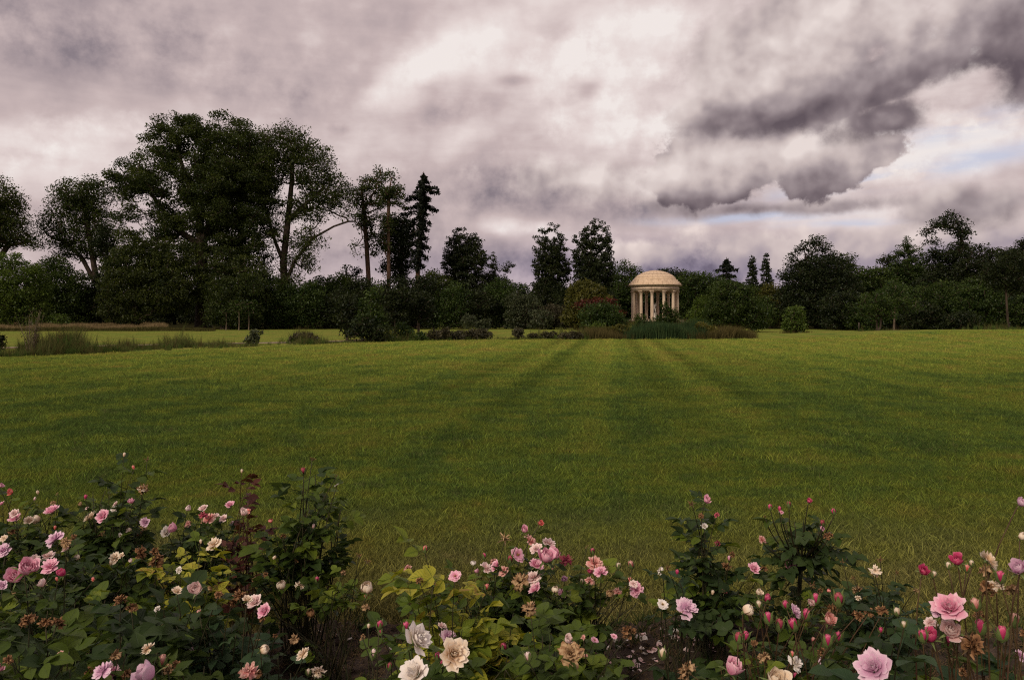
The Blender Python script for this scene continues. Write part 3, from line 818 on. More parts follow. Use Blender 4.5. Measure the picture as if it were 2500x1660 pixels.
def tree(name, label, cat, dist, trunk, r0, ells, leaf='mid_leaf', bark='bark', limbs=(), n=None, per=None, size=None, sig=None, gap=None, seed=1, group=None, up=.5, shell=.35, bare=0.0, depth=.9, long_=1.0, wander=.18, crown='crown', dense=1.0):
    """TRUNK, LIMBS and ELLS in photograph pixels at DIST metres; built in metres around the trunk's foot."""
    r = np.random.default_rng(seed); k = dist / F
    bx, by = trunk[0]; X0 = at(bx, dist); Z0 = float(zg(X0, dist))
    to = lambda p, y=0.0: np.array([(p[0] - bx) * k, y, pz(p[1], dist) - Z0])
    tp = [to(p) for p in trunk]; tp[0][2] = -.05
    if tp[1][2] < .3: tp[1][2] = .3
    lm = [[to(p[:2], p[2] if len(p) > 2 else 0) for p in lb] for lb in limbs]
    E_ = []
    for e in ells:
        c = to(e[:2], e[5] if len(e) > 5 else 0); rx, rz = e[2] * k * 1.06, e[3] * k * 1.06
        E_.append((*c, rx, min(rx, 1.4 * rz) * depth, rz, e[4] if len(e) > 4 else 1.0))
    area = sum(math.pi * e[3] * e[5] * e[6] for e in E_)
    size = size or float(np.clip(.0023 * dist, .08, .30))
    gap = gap or max(.30, 2.8 * size)
    n = n or int(np.clip(area / (gap * gap) * 2.0, 14, 850))
    tg = ell_sample(r, E_, n, gap * .8, shell)
    tg = tg[tg[:, 2] > .15]
    arr, Pa, lf = grow(r, tp, lm, tg, wander)
    root = empty(name, (X0, dist, Z0))
    tag(root, label, cat, group)
    new_obj('trunk', branch_mesh('trunk', arr, Pa, r0, M[bark]), None, root)
    sig = sig or gap * (1.75 if group == PL else 1.25)
    per = per or (area * 5.2 * dense / max(len(lf), 1)) / (size * size * .34 * .85)
    tips = arr[lf]
    inner = arr[Pa[lf]]; tips = np.vstack([tips, inner[r.uniform(size=len(inner)) < .35]])
    if bare: tips = tips[r.uniform(size=len(tips)) > bare]
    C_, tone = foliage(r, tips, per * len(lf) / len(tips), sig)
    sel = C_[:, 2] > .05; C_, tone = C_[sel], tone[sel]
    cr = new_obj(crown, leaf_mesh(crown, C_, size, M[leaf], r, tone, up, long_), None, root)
    cr['kind'] = 'stuff'
    return root
def copy_tree(o, loc, rz, s, label=None, group=None):
    c = o.copy(); COL.objects.link(c); c.location = loc; c.rotation_euler = (0, 0, rz); c.scale = s if isinstance(s, tuple) else (s, s, s)
    if label: c['label'] = label
    if group: c['group'] = group
    for ch in o.children:
        d = ch.copy(); COL.objects.link(d); d.parent = c
    return c

tree('plane_tree', 'open plane tree cut off by the left edge, its lowest branch reaching out right', 'tree', 118, [(-20, 802), (-16, 650), (-5, 560), (0, 500)], .55,
     [(-10, 495, 60, 58, .8), (22, 560, 55, 36, .8), (-50, 560, 80, 60), (88, 592, 30, 13, .7), (30, 505, 30, 40, .7), (55, 575, 30, 20, .8)], 'plane_leaf', seed=11, group=PL, dense=.85, limbs=[[(-16, 640), (20, 600), (70, 590), (105, 600)]])
tree('plane_tree', 'rounded olive plane tree left of the tallest trees, with sky through its lower branches', 'tree', 124, [(242, 800), (238, 700), (228, 640), (215, 560), (205, 490)], .5,
     [(190, 490, 62, 50, .8), (235, 470, 45, 38, .8), (150, 560, 50, 42, .8), (228, 560, 50, 55, .8), (118, 522, 18, 14, .8), (185, 612, 62, 22, .6), (255, 600, 30, 40, .5)], 'plane_leaf', seed=12, group=PL, dense=.85, limbs=[[(238, 690), (200, 630), (160, 590), (125, 580)]])
tree('plane_tree', 'tallest and broadest plane tree, thick trunk bare near the ground', 'tree', 111, [(497, 803), (496, 700), (491, 600), (486, 500), (480, 400)], .80,
     [(430, 335, 72, 50, .75), (535, 322, 72, 46, .9), (470, 300, 40, 22, .8), (330, 440, 62, 52, 1.1), (322, 392, 30, 32, .7), (440, 430, 120, 80, 1.1), (580, 405, 95, 85, 1.2), (635, 430, 48, 70, 1.1), (360, 540, 90, 50, .5), (500, 545, 120, 70, .9), (600, 550, 80, 70, .9), (400, 620, 100, 45, .45), (520, 640, 80, 50, .8), (560, 470, 110, 90, 1.2)],
     'plane_leaf', seed=13, group=PL, dense=.84, limbs=[[(491, 610), (430, 560), (390, 500), (350, 450)], [(489, 560), (540, 480), (590, 420), (625, 380)], [(486, 520), (455, 440), (435, 370), (425, 330)]])
tree('plane_tree', 'tall plane tree with a pale trunk showing right of the thickest trunk', 'tree', 117, [(592, 802), (590, 690), (588, 600), (585, 500), (600, 420)], .42,
     [(612, 345, 45, 36, .6), (600, 440, 60, 80, .8), (560, 590, 45, 60, .7), (628, 620, 45, 55, .7), (640, 350, 25, 28, .5)], 'plane_leaf', 'pale_bark', seed=14, group=PL, dense=.7)
tree('plane_tree', 'airy plane tree right of the tall clump with one long low limb bending out right', 'tree', 113, [(694, 803), (695, 700), (692, 640), (703, 540), (712, 450), (715, 380)], .55,
     [(700, 350, 58, 46, .8), (755, 405, 58, 54, .85), (800, 465, 52, 45, .85), (828, 500, 28, 32, .7), (662, 415, 40, 60, .8), (655, 520, 32, 60, .6), (745, 510, 55, 38, .7), (725, 620, 45, 50, .4), (755, 590, 36, 34, .4), (700, 690, 40, 32, .5), (755, 650, 22, 30, .4), (852, 525, 22, 16, .5), (870, 602, 10, 9, .4), (874, 622, 6, 9, .3)],
     'plane_leaf', seed=15, group=PL, dense=.85, limbs=[[(697, 700), (718, 640), (762, 583), (815, 553), (850, 541), (868, 541)], [(868, 541), (882, 556), (885, 582), (873, 600)], [(692, 640), (672, 590), (650, 520), (640, 460)], [(703, 560), (745, 500), (790, 460)]])
tree('ivy_clad_tree', 'dark narrow evergreen column against the left plane trees', 'tree', 120, [(262, 801), (262, 700), (260, 600)], .25, [(258, 590, 22, 34), (270, 640, 20, 40), (254, 560, 10, 20), (262, 700, 30, 50)], 'dark_leaf', seed=16)
tree('lime_tree', 'low dark drooping tree filling the space under the left of the tallest crown', 'tree', 106, [(330, 804), (330, 740), (335, 670)], .35, [(330, 680, 78, 75), (400, 700, 80, 70), (282, 715, 40, 60), (455, 690, 45, 70), (300, 770, 60, 25), (345, 610, 60, 40, .6), (420, 620, 60, 36, .5)], 'plane_leaf', seed=17, up=.3)
tree('lime_tree', 'olive tree filling the space under the right of the tallest crown', 'tree', 107, [(545, 804), (545, 740), (545, 650)], .3, [(545, 650, 48, 50, .8), (600, 680, 50, 55, .8), (560, 720, 60, 55), (640, 710, 40, 50, .8)], 'plane_leaf', seed=117, up=.3, dense=.85)
# three bare-stemmed conifers and their neighbours
tree('pine_tree', 'left of the three tall bare-stemmed trees, tufted crown leaning right', 'tree', 122, [(903, 803), (900, 680), (894, 580), (887, 500), (883, 460)], .36,
     [(905, 452, 30, 22, .6), (930, 430, 20, 22, .5), (925, 412, 10, 12, .5), (878, 478, 26, 18, .8), (920, 490, 36, 22, .6), (895, 535, 26, 28, .9), (905, 580, 18, 28, .9), (868, 500, 18, 10, .7), (950, 470, 22, 14, .5), (910, 620, 10, 14, .7)], 'plane_leaf', 'red_bark', seed=18, dense=.8, wander=.3)
tree('pine_tree', 'middle of the three tall bare-stemmed trees, thin crown of short tufts', 'tree', 119, [(950, 803), (949, 640), (948, 540), (950, 470), (955, 440)], .27,
     [(958, 432, 14, 14, .5), (962, 470, 26, 18, .7), (975, 485, 16, 18, .7), (938, 490, 14, 14, .6), (945, 545, 16, 30, .9), (940, 590, 12, 30, .8), (985, 500, 8, 18, .5)], 'plane_leaf', 'red_bark', seed=19, dense=.8, wander=.3)
tree('ivy_clad_tree', 'dense black-green tree hung with ivy between the bare-stemmed trees', 'tree', 127, [(978, 799), (979, 700), (980, 640), (984, 560)], .4,
     [(965, 545, 30, 22), (985, 570, 26, 30), (948, 585, 26, 32), (978, 605, 28, 48), (1003, 560, 12, 24), (955, 648, 22, 18, .8), (1006, 640, 9, 26, .8), (938, 655, 9, 13, .7), (978, 670, 18, 26)], 'dark_leaf', seed=20)
def conifer(name, label, dist, trunk, r0, boughs, leaf, bark, seed, needle=.16, per=46, group=None):
    """A conifer from single boughs: (height row, tip column, tip row, thickness) in photograph pixels; needles hang from each bough."""
    r = np.random.default_rng(seed); k = dist / F; bx = trunk[0][0]; X0 = at(bx, dist)
    to = lambda p, y=0.0: np.array([(p[0] - bx) * k, y, pz(p[1], dist)])
    tp = np.array([to(p) for p in trunk]); tp[0][2] = -.05
    root = empty(name, (X0, dist, 0)); tag(root, label, 'tree', group)
    mb = MB(); mb.tube(tp, np.linspace(r0, .05, len(tp)), 8)
    C_, To = [], []
    def bough(z, tip, th):
        x0 = np.interp(z, tp[:, 2], tp[:, 0]); a = np.array([x0, 0, z]); L = np.linalg.norm(tip - a)
        mid = (a + tip) / 2 + np.array([0, 0, -.10 * L]); ts = np.linspace(0, 1, 6)[:, None]
        P = (1 - ts) ** 2 * a + 2 * (1 - ts) * ts * mid + ts ** 2 * tip
        mb.tube(P, np.linspace(.06, .02, 6), 4)
        n = int(per * max(L, .5) * (.6 + th)); t = r.uniform(.12, 1, n) ** .8
        Q = (1 - t)[:, None] ** 2 * a + 2 * ((1 - t) * t)[:, None] * mid + t[:, None] ** 2 * tip
        Q = Q + np.stack([r.normal(0, .10 + .10 * th, n), r.normal(0, .22 + .12 * th, n), -np.abs(r.normal(0, .30 * th + .08, n)) + r.normal(0, .06, n)], -1)
        C_.append(Q); To.append(np.clip(r.normal(.4, .25, n), 0, 1))
    for (yr, tx, ty, th) in boughs:
        bough(pz(yr, dist), to((tx, ty), r.normal(0, .4)), th)
        z = pz(yr, dist); tip = to((tx, ty)); L = abs(tip[0] - np.interp(z, tp[:, 2], tp[:, 0]))
        for s_ in (-1, 1):                                     # boughs towards and away from the viewer
            e = np.array([np.interp(z, tp[:, 2], tp[:, 0]) + (tip[0]) * r.uniform(-.2, .2), s_ * L * r.uniform(.7, 1.1), tip[2] + r.normal(0, .3)]); bough(z, e, th)
    mb.obj('trunk', M[bark], root, True)
    C_ = np.vstack(C_); To = np.concatenate(To)
    o = new_obj('crown', leaf_mesh('crown', C_, needle * 2, M[leaf], r, To, .1, 1.5), None, root); o['kind'] = 'stuff'
    return root
conifer('spruce_tree', 'right of the three tall bare-stemmed trees, a black ragged spruce with drooping side boughs', 121, [(1020, 803), (1020, 660), (1024, 580), (1030, 500), (1034, 420)], .42,
        [(424, 1028, 432, .4), (426, 1042, 436, .4), (434, 1022, 445, .5), (436, 1048, 446, .5), (445, 1016, 458, .5), (448, 1052, 462, .6), (452, 1068, 456, .5), (460, 1072, 470, .6), (462, 1008, 470, .5), (470, 1000, 480, .5), (474, 1052, 486, .6), (478, 988, 484, .5), (490, 1012, 500, .7), (492, 1058, 506, .6), (498, 1066, 510, .6), (500, 984, 506, .6), (510, 980, 522, .7), (512, 1048, 524, .7), (524, 1002, 538, .9), (530, 1052, 545, .7), (536, 990, 550, .9), (545, 1046, 560, .9), (556, 996, 574, .9), (566, 1044, 582, 1), (578, 1002, 596, 1), (588, 1046, 602, 1), (600, 1004, 618, 1), (612, 1042, 626, 1), (626, 1008, 640, .9), (636, 1036, 650, .8)], 'spruce_leaf', 'red_bark', 21)
# treeline from the middle to the right
FAR = 'tall trees of the far edge'
def brush(r_, cx, top, w, h, n=14):
    """Ellipses of upright twiggy sprays along the top of a crown."""
    out = []
    for i in range(n):
        t = (i + .5) / n * 2 - 1
        out.append((cx + t * w + r_.uniform(-3, 3), top + h * (t * t) * .9 + r_.uniform(0, 14), 4.5, 13, .5))
    return out
r0_ = np.random.default_rng(31)
tree('hornbeam_tree', 'twiggy broom-shaped dark tree right of the bare-stemmed trees', 'tree', 128, [(1130, 799), (1130, 720), (1132, 660)], .32,
     [(1135, 610, 40, 40, .8), (1150, 640, 42, 40), (1108, 640, 34, 38), (1100, 605, 16, 24, .6), (1128, 700, 62, 40)] + brush(r0_, 1133, 558, 42, 40), 'dark_leaf', size=.24, gap=.62, sig=.62, seed=22, group=FAR, shell=.5, dense=.8, up=.15, long_=1.5)
tree('poplar_tree', 'slim upright tree beside the broom-shaped one', 'tree', 131, [(1204, 798), (1204, 700)], .18, [(1203, 655, 12, 38), (1203, 625, 6, 14), (1200, 705, 26, 40)], 'plane_leaf', size=.24, gap=.5, sig=.42, seed=23, dense=.8)
tree('birch_tree', 'small thin tree with a loose feathery top', 'tree', 130, [(1230, 798), (1230, 710), (1232, 680)], .15, [(1233, 655, 14, 18, .6), (1246, 645, 8, 8, .5), (1225, 705, 26, 28), (1195, 700, 36, 36)], 'dark_leaf', size=.24, gap=.62, sig=.62, seed=24, dense=.7)
tree('hornbeam_tree', 'left of the twin tall trees before the temple, with wispy upper twigs', 'tree', 130, [(1345, 798), (1345, 720), (1345, 640)], .35,
     [(1330, 605, 20, 34, .7), (1362, 615, 20, 44, .7), (1345, 655, 40, 60), (1340, 725, 50, 45), (1312, 640, 12, 40, .8), (1382, 660, 12, 36, .8)] + brush(r0_, 1342, 552, 38, 34, 12), 'dark_leaf', size=.24, gap=.62, sig=.62, seed=25, group=FAR, shell=.5, dense=.9, up=.15, long_=1.5)
tree('hornbeam_tree', 'right and taller of the twin tall trees before the temple', 'tree', 127, [(1450, 799), (1450, 720), (1448, 640)], .38,
     [(1440, 590, 24, 38, .6), (1470, 610, 24, 40, .7), (1425, 630, 24, 50, .8), (1450, 675, 48, 60), (1490, 645, 12, 36, .8), (1450, 740, 55, 45), (1408, 620, 9, 34, .7)] + brush(r0_, 1450, 540, 50, 46, 14), 'dark_leaf', size=.24, gap=.62, sig=.62, seed=26, group=FAR, shell=.5, dense=.9, up=.15, long_=1.5)
tree('oak_tree', 'dark tree just behind the left side of the temple', 'tree', 148, [(1530, 796), (1530, 720)], .35, [(1530, 680, 42, 28), (1522, 650, 16, 14), (1545, 660, 18, 16), (1530, 740, 55, 48)], 'mid_leaf', seed=27, group=FAR)
tree('oak_tree', 'rounded dark crown showing over the right shoulder of the dome', 'tree', 152, [(1640, 796), (1640, 720)], .35, [(1640, 690, 45, 34), (1625, 667, 22, 10), (1600, 720, 60, 45)], 'dark_leaf', seed=28, group=FAR)
tree('lime_tree', 'broad green tree right of the dome with pale-tipped leaves', 'tree', 146, [(1705, 796), (1705, 730)], .35, [(1705, 705, 58, 42), (1690, 682, 36, 18), (1740, 700, 30, 26), (1720, 750, 60, 40)], 'mid_leaf', seed=29, group=FAR)
conifer('spruce_tree', 'spiky dark conifer left of the two poplars', 150, [(1776, 796), (1776, 720), (1774, 628)], .3, [(632, 1768, 640, .4), (634, 1782, 640, .4), (644, 1760, 650, .5), (646, 1790, 650, .5), (655, 1746, 658, .5), (656, 1802, 656, .5), (666, 1752, 674, .6), (668, 1798, 672, .6), (680, 1744, 688, .7), (682, 1806, 690, .7), (696, 1748, 706, .9), (698, 1802, 708, .9), (714, 1744, 726, 1), (716, 1808, 728, 1), (732, 1746, 746, 1), (734, 1806, 748, 1)], 'spruce_leaf', 'bark', 30, .18, 40)
tree('poplar_tree', 'left and shorter of the two dark pointed poplars', 'tree', 158, [(1837, 795), (1837, 730), (1837, 640)], .25, [(1837, 645, 8, 22), (1836, 665, 12, 24), (1837, 700, 15, 34), (1845, 735, 40, 36)], 'dark_leaf', size=.24, gap=.5, sig=.42, seed=32, group='pair of poplars', up=.1, long_=1.5)
tree('poplar_tree', 'right and taller of the two dark pointed poplars', 'tree', 156, [(1871, 795), (1871, 730), (1871, 640)], .25, [(1870, 640, 6, 22), (1870, 662, 12, 28), (1871, 705, 17, 40), (1885, 740, 40, 36)], 'dark_leaf', size=.24, gap=.5, sig=.42, seed=33, group='pair of poplars', up=.1, long_=1.5)
tree('chestnut_tree', 'large rounded black-green tree with knobbly upper boughs behind the bright bush', 'tree', 110, [(2000, 803), (2000, 740), (2000, 670)], .5,
     [(2000, 690, 78, 60, 1.2), (1985, 610, 16, 22, .9), (2003, 596, 18, 18, 1), (1988, 590, 10, 12), (2018, 620, 16, 20, .9), (1966, 605, 20, 18, .35), (1943, 612, 9, 12, .8), (1940, 628, 10, 12, .9), (1920, 640, 6, 12, .9), (1990, 740, 90, 56, 1.2), (1940, 695, 36, 60), (2028, 640, 30, 26), (2040, 720, 60, 60)], 'dark_leaf', seed=34, limbs=[[(2000, 680), (1968, 630), (1962, 605)]])
tree('lime_tree', 'lighter green rounded crown at the right shoulder of the black-green tree', 'tree', 114, [(2072, 802), (2072, 720)], .3, [(2068, 648, 22, 26), (2070, 690, 32, 46), (2085, 740, 45, 45)], 'plane_leaf', seed=35)
tree('maple_tree', 'small golden-olive tree beside the dark rounded tree', 'tree', 116, [(1882, 802), (1882, 760)], .16, [(1880, 740, 32, 34), (1876, 712, 20, 16), (1895, 765, 26, 26), (1858, 745, 16, 24)], 'olive_leaf', seed=36, dense=.8)
tree('oak_tree', 'low rounded tree left of the tall trees at the right', 'tree', 113, [(2135, 802), (2135, 740)], .3, [(2130, 680, 38, 28), (2150, 735, 60, 55), (2100, 700, 30, 40)], 'mid_leaf', seed=37)
tree('oak_tree', 'dark knob-topped tree beside the pointed one at the right', 'tree', 121, [(2172, 800), (2172, 720)], .3, [(2170, 640, 20, 20), (2178, 665, 20, 18), (2172, 700, 42, 44)], 'dark_leaf', seed=38)
tree('maple_tree', 'tree with a pointed loose top next to the highest tree at the right', 'tree', 118, [(2222, 801), (2222, 700), (2218, 600)], .3, [(2216, 592, 10, 16, .7), (2212, 612, 24, 18, .8), (2235, 620, 18, 18, .8), (2215, 650, 44, 32), (2222, 710, 56, 56)], 'mid_leaf', size=.24, gap=.62, sig=.62, seed=39)
tree('chestnut_tree', 'highest tree at the right with a window of sky through its crown', 'tree', 112, [(2322, 803), (2322, 720), (2330, 640), (2345, 590)], .5,
     [(2318, 538, 24, 18), (2335, 555, 22, 20), (2292, 552, 26, 14), (2265, 562, 18, 11), (2252, 572, 7, 6), (2350, 560, 16, 20), (2358, 592, 16, 26), (2340, 620, 34, 26), (2275, 590, 14, 9, .7), (2296, 606, 18, 9, .8), (2278, 622, 24, 14, .8), (2310, 640, 40, 30), (2310, 705, 70, 64)], 'dark_leaf', seed=40, gap=.8, limbs=[[(2330, 640), (2352, 600), (2340, 560), (2300, 550), (2262, 562)]])
tree('oak_tree', 'broad dark tree right of the highest one', 'tree', 106, [(2402, 804), (2402, 720)], .4, [(2395, 622, 40, 22), (2430, 628, 40, 22), (2400, 660, 60, 40), (2420, 710, 80, 66)], 'dark_leaf', seed=41)
tree('oak_tree', 'darkest tree, cut off by the right edge of the picture', 'tree', 100, [(2490, 806), (2490, 720)], .4, [(2500, 600, 16, 16), (2485, 625, 46, 22), (2520, 620, 40, 40), (2480, 700, 70, 70)], 'dark_leaf', seed=42)
G = 'green trees along the right-hand lawn'
tree('maple_tree', 'mid-green bushy tree above the wooden stake at the right', 'tree', 94, [(2190, 806), (2190, 770)], .2, [(2190, 745, 56, 48), (2150, 765, 36, 34), (2215, 725, 30, 24)], 'mid_leaf', seed=43, group=G)
tree('maple_tree', 'broad green tree in front of the highest tree at the right', 'tree', 92, [(2300, 806), (2300, 770)], .25, [(2300, 740, 66, 52), (2270, 770, 44, 36), (2340, 770, 50, 36)], 'mid_leaf', seed=44, group=G)
tree('maple_tree', 'lighter leafy green tree left of the young tree at the right edge', 'tree', 88, [(2395, 808), (2395, 770)], .25, [(2392, 735, 60, 50), (2370, 775, 44, 32), (2425, 775, 40, 32), (2380, 700, 26, 20)], 'mid_leaf', seed=45, group=G)
tree('young_tree', 'young tree with a thin pale trunk beside the middle of the right-hand lawn edge', 'tree', 79, [(2182, 815), (2184, 770), (2185, 730)], .08, [(2190, 725, 36, 26, .7), (2185, 695, 16, 18, .6), (2218, 745, 30, 18, .7), (2165, 745, 20, 16, .7)], 'mid_leaf', 'pale_bark', seed=46, dense=.7)
tree('young_tree', 'young dark tree with a forked black trunk beside the wooden stake', 'tree', 72.5, [(2141, 818), (2141, 795), (2138, 750)], .12, [(2140, 745, 36, 30, .8), (2118, 760, 22, 18, .7), (2165, 758, 20, 18, .7)], 'mid_leaf', seed=47, dense=.8, limbs=[[(2142, 812), (2149, 800), (2152, 770)]])
tree('young_tree', 'young tree with a thin leaning trunk in long grass near the right edge', 'tree', 66, [(2464, 816), (2460, 780), (2457, 730), (2456, 690)], .09, [(2452, 660, 52, 34, .9), (2475, 640, 30, 24, .8), (2430, 690, 30, 20, .7), (2480, 700, 24, 18, .7)], 'dark_leaf', 'bark', seed=48, dense=.9)
# shrubs round the temple
tree('willow_bush', 'rounded golden-olive weeping willow left of the temple', 'shrub', 102, [(1432, 805), (1432, 770)], .2, [(1430, 725, 40, 36), (1450, 745, 36, 40), (1408, 750, 28, 36), (1430, 770, 50, 30)], 'olive_leaf', seed=49, up=.1, long_=1.7)
tree('red_maple', 'low dark red maple spreading behind the green bush left of the temple', 'shrub', 97, [(1468, 806), (1468, 775)], .12, [(1450, 745, 40, 13), (1478, 742, 30, 12), (1510, 768, 8, 15), (1496, 752, 13, 10)], 'red_leaf', seed=50)
tree('laurel_bush', 'dense dark green bush in front of the red maple', 'shrub', 88, [(1468, 809), (1468, 790)], .12, [(1468, 770, 48, 30), (1450, 785, 36, 22), (1495, 785, 36, 22)], 'mid_leaf', seed=51)
tree('spirea_bush', 'small pale green bush at the foot of the dark bush left of the temple', 'shrub', 78, [(1456, 815), (1456, 805)], .05, [(1456, 802, 20, 12, .8), (1440, 806, 10, 8, .7), (1470, 796, 9, 10, .6)], 'bright_leaf', seed=52, dense=.7)
tree('laurel_bush', 'large dark rounded shrub right of the temple reaching the grass', 'shrub', 86, [(1795, 810), (1795, 780)], .2, [(1790, 745, 60, 52), (1835, 770, 42, 38), (1755, 770, 40, 36), (1780, 710, 36, 26), (1815, 715, 30, 22)], 'mid_leaf', seed=53)
tree('hazel_bush', 'bright yellow-green bush between the temple and the large dark shrub', 'shrub', 96, [(1725, 807), (1725, 780)], .12, [(1725, 738, 24, 14), (1738, 750, 24, 20), (1712, 768, 24, 24), (1700, 776, 20, 20)], 'bright_leaf', seed=54, dense=.8)
tree('rose_shrub', 'dark bush with pale blossom standing right in front of the temple columns', 'shrub', 125, [(1622, 795), (1622, 788)], .1, [(1624, 779, 22, 13), (1640, 772, 14, 13), (1608, 785, 12, 10), (1630, 758, 10, 9, .5), (1620, 748, 4, 9, .3), (1650, 762, 5, 9, .4)], 'mid_leaf', seed=55)
tree('rose_shrub', 'small dark bush at the left foot of the temple steps', 'shrub', 124, [(1563, 796), (1563, 788)], .08, [(1563, 783, 12, 12), (1558, 775, 6, 8, .7)], 'mid_leaf', seed=56)
tree('rose_shrub', 'pale flowering clump before the middle steps of the temple', 'shrub', 124, [(1577, 797), (1577, 790)], .06, [(1578, 791, 14, 8), (1586, 785, 6, 6, .7)], 'grey_leaf', seed=57, dense=.7)
tree('hornbeam_bush', 'bright green clipped bush standing alone on the lawn right of the temple', 'shrub', 74, [(1940, 817), (1940, 805)], .12, [(1940, 772, 23, 22), (1938, 792, 26, 22), (1945, 755, 12, 9, .8), (1922, 800, 10, 13), (1958, 800, 9, 13)], 'bright_leaf', seed=58, gap=.33, size=.17)
tree('box_bush', 'low rounded light green bush in the long tan meadow at the left', 'shrub', 104, [(137, 805), (137, 795)], .1, [(137, 782, 24, 14), (125, 786, 14, 10), (150, 786, 13, 10)], 'bright_leaf', seed=59)
# masses of smaller trees in front of the tall ones
MID = [  # px, py, rx, ry, dist, leaf, extra ellipses, name, label
    (50, 700, 62, 62, 104, 'bright_leaf', [(15, 645, 45, 28), (75, 670, 30, 26), (-20, 720, 50, 60)], 'lime_tree', 'bright green leafy tree at the left edge above the tan meadow'),
    (150, 710, 66, 60, 117, 'mid_leaf', [(130, 650, 36, 22), (190, 690, 30, 30), (110, 740, 40, 40)], 'lime_tree', 'grey-green bushy tree beside the bright one at the left edge'),
    (235, 745, 40, 50, 119, 'dark_leaf', [(215, 770, 30, 30)], 'yew_tree', 'dark low tree below the olive plane tree'),
    (560, 735, 55, 55, 103, 'plane_leaf', [(610, 700, 36, 30), (590, 765, 50, 36)], 'lime_tree', 'olive bushy tree right of the thickest trunk'),
    (650, 735, 55, 55, 108, 'mid_leaf', [(640, 690, 30, 26), (690, 760, 40, 36)], 'hazel_tree', 'dark bushy tree under the airy plane tree'),
    (735, 745, 52, 48, 109, 'mid_leaf', [(760, 715, 32, 26), (700, 720, 24, 22)], 'hazel_tree', 'rounded green tree right of the airy plane tree trunk'),
    (792, 712, 36, 34, 118, 'mid_leaf', [(785, 740, 40, 36)], 'hazel_tree', 'low green tree left of the small conifer'),
    (830, 700, 30, 32, 120, 'bright_leaf', [(815, 720, 32, 28)], 'hazel_tree', 'light green tree in the gap before the small conifer'),
    (835, 750, 48, 44, 110, 'dark_leaf', [(800, 770, 40, 28)], 'yew_tree', 'dark tree below the small conifer'),
    (905, 730, 50, 48, 108, 'dark_leaf', [(880, 700, 26, 22)], 'yew_tree', 'dark tree at the foot of the left bare stem'),
    (955, 745, 50, 46, 106, 'dark_leaf', [(965, 700, 30, 26)], 'yew_tree', 'dark tree at the foot of the middle bare stem'),
    (1012, 735, 48, 48, 108, 'dark_leaf', [(1040, 700, 30, 26), (1000, 700, 20, 14)], 'yew_tree', 'dark tree at the foot of the right bare stem'),
    (1062, 722, 42, 46, 112, 'plane_leaf', [(1055, 680, 22, 20), (1040, 690, 16, 26)], 'hazel_tree', 'olive tree right of the black spruce'),
    (1095, 750, 48, 42, 109, 'mid_leaf', [(1115, 720, 34, 26)], 'hazel_tree', 'green tree below the broom-shaped one'),
    (1170, 755, 46, 40, 110, 'dark_leaf', [(1150, 730, 34, 26)], 'yew_tree', 'dark low tree right of the broom-shaped tree'),
    (1235, 735, 52, 46, 112, 'mid_leaf', [(1215, 705, 26, 22), (1265, 715, 28, 24)], 'whitebeam_tree', 'grey-green leafy tree left of the twin tall trees'),
    (1280, 755, 40, 36, 108, 'grey_leaf', [(1262, 735, 26, 22)], 'whitebeam_tree', 'pale grey-green tree near the white slab'),
    (1345, 772, 52, 26, 108, 'purple_leaf', [(1300, 775, 30, 22), (1385, 775, 30, 24)], 'hedge_bush', 'low dull hedge bush under the twin tall trees'),
    (1320, 778, 24, 18, 104, 'grey_leaf', [], 'hedge_bush', 'pale leafy bush before the hedge under the twin tall trees'),
    (1390, 740, 30, 50, 118, 'dark_leaf', [], 'yew_tree', 'dark tree between the twin tall trees and the willow'),
    (1495, 720, 36, 40, 146, 'mid_leaf', [(1490, 755, 34, 30)], 'hazel_tree', 'green tree between the willow and the temple'),
    (1560, 745, 50, 44, 148, 'dark_leaf', [(1620, 745, 40, 40)], 'yew_tree', 'dark tree seen through the temple columns'),
    (1708, 745, 34, 42, 146, 'mid_leaf', [(1700, 770, 26, 24)], 'hazel_tree', 'green tree at the right side of the temple'),
    (1860, 760, 34, 34, 110, 'mid_leaf', [], 'hazel_tree', 'small green tree below the poplars'),
    (1915, 745, 34, 44, 122, 'dark_leaf', [], 'yew_tree', 'dark tree behind the bright clipped bush'),
    (2060, 755, 50, 42, 100, 'dark_leaf', [(2095, 760, 40, 36)], 'yew_tree', 'dark low tree left of the wooden stake'),
    (2110, 760, 40, 36, 98, 'mid_leaf', [], 'hazel_tree', 'low green bush behind the wooden stake'),
    (2250, 770, 46, 34, 90, 'dark_leaf', [], 'yew_tree', 'dark bush between the green trees at the right'),
    (2345, 785, 44, 24, 84, 'dark_leaf', [], 'yew_tree', 'dark low bush on the crest under the green trees at the right'),
    (2440, 770, 50, 38, 90, 'dark_leaf', [(2480, 760, 40, 40)], 'yew_tree', 'dark bush behind the leaning young tree'),
    (2530, 760, 50, 50, 88, 'mid_leaf', [], 'hazel_tree', 'green bush at the right edge under the darkest tree'),
]
for i, (px, py, rx, ry, d, lf, ex, nm, lb) in enumerate(MID):
    gy = HY + EYE * F / d
    tree(nm, lb, 'tree' if nm.endswith('tree') else 'shrub', d, [(px, gy), (px, min(py + ry * .6, gy - 6))], .16, [(px, py, rx, ry)] + ex + [(px + e * rx * .5, (py + gy) / 2 + 6, rx * .6, max((gy - py) * .45, 6), .7) for e in (-1, 1)], lf, seed=100 + i, dense=.9)
tree('small_conifer', 'small light green pointed conifer in the gap right of the airy plane tree', 'tree', 121, [(846, 800), (846, 720), (846, 655)], .12, [(846, 660, 6, 10), (846, 675, 12, 12), (846, 695, 20, 16)], 'mid_leaf', seed=140, dense=.8)
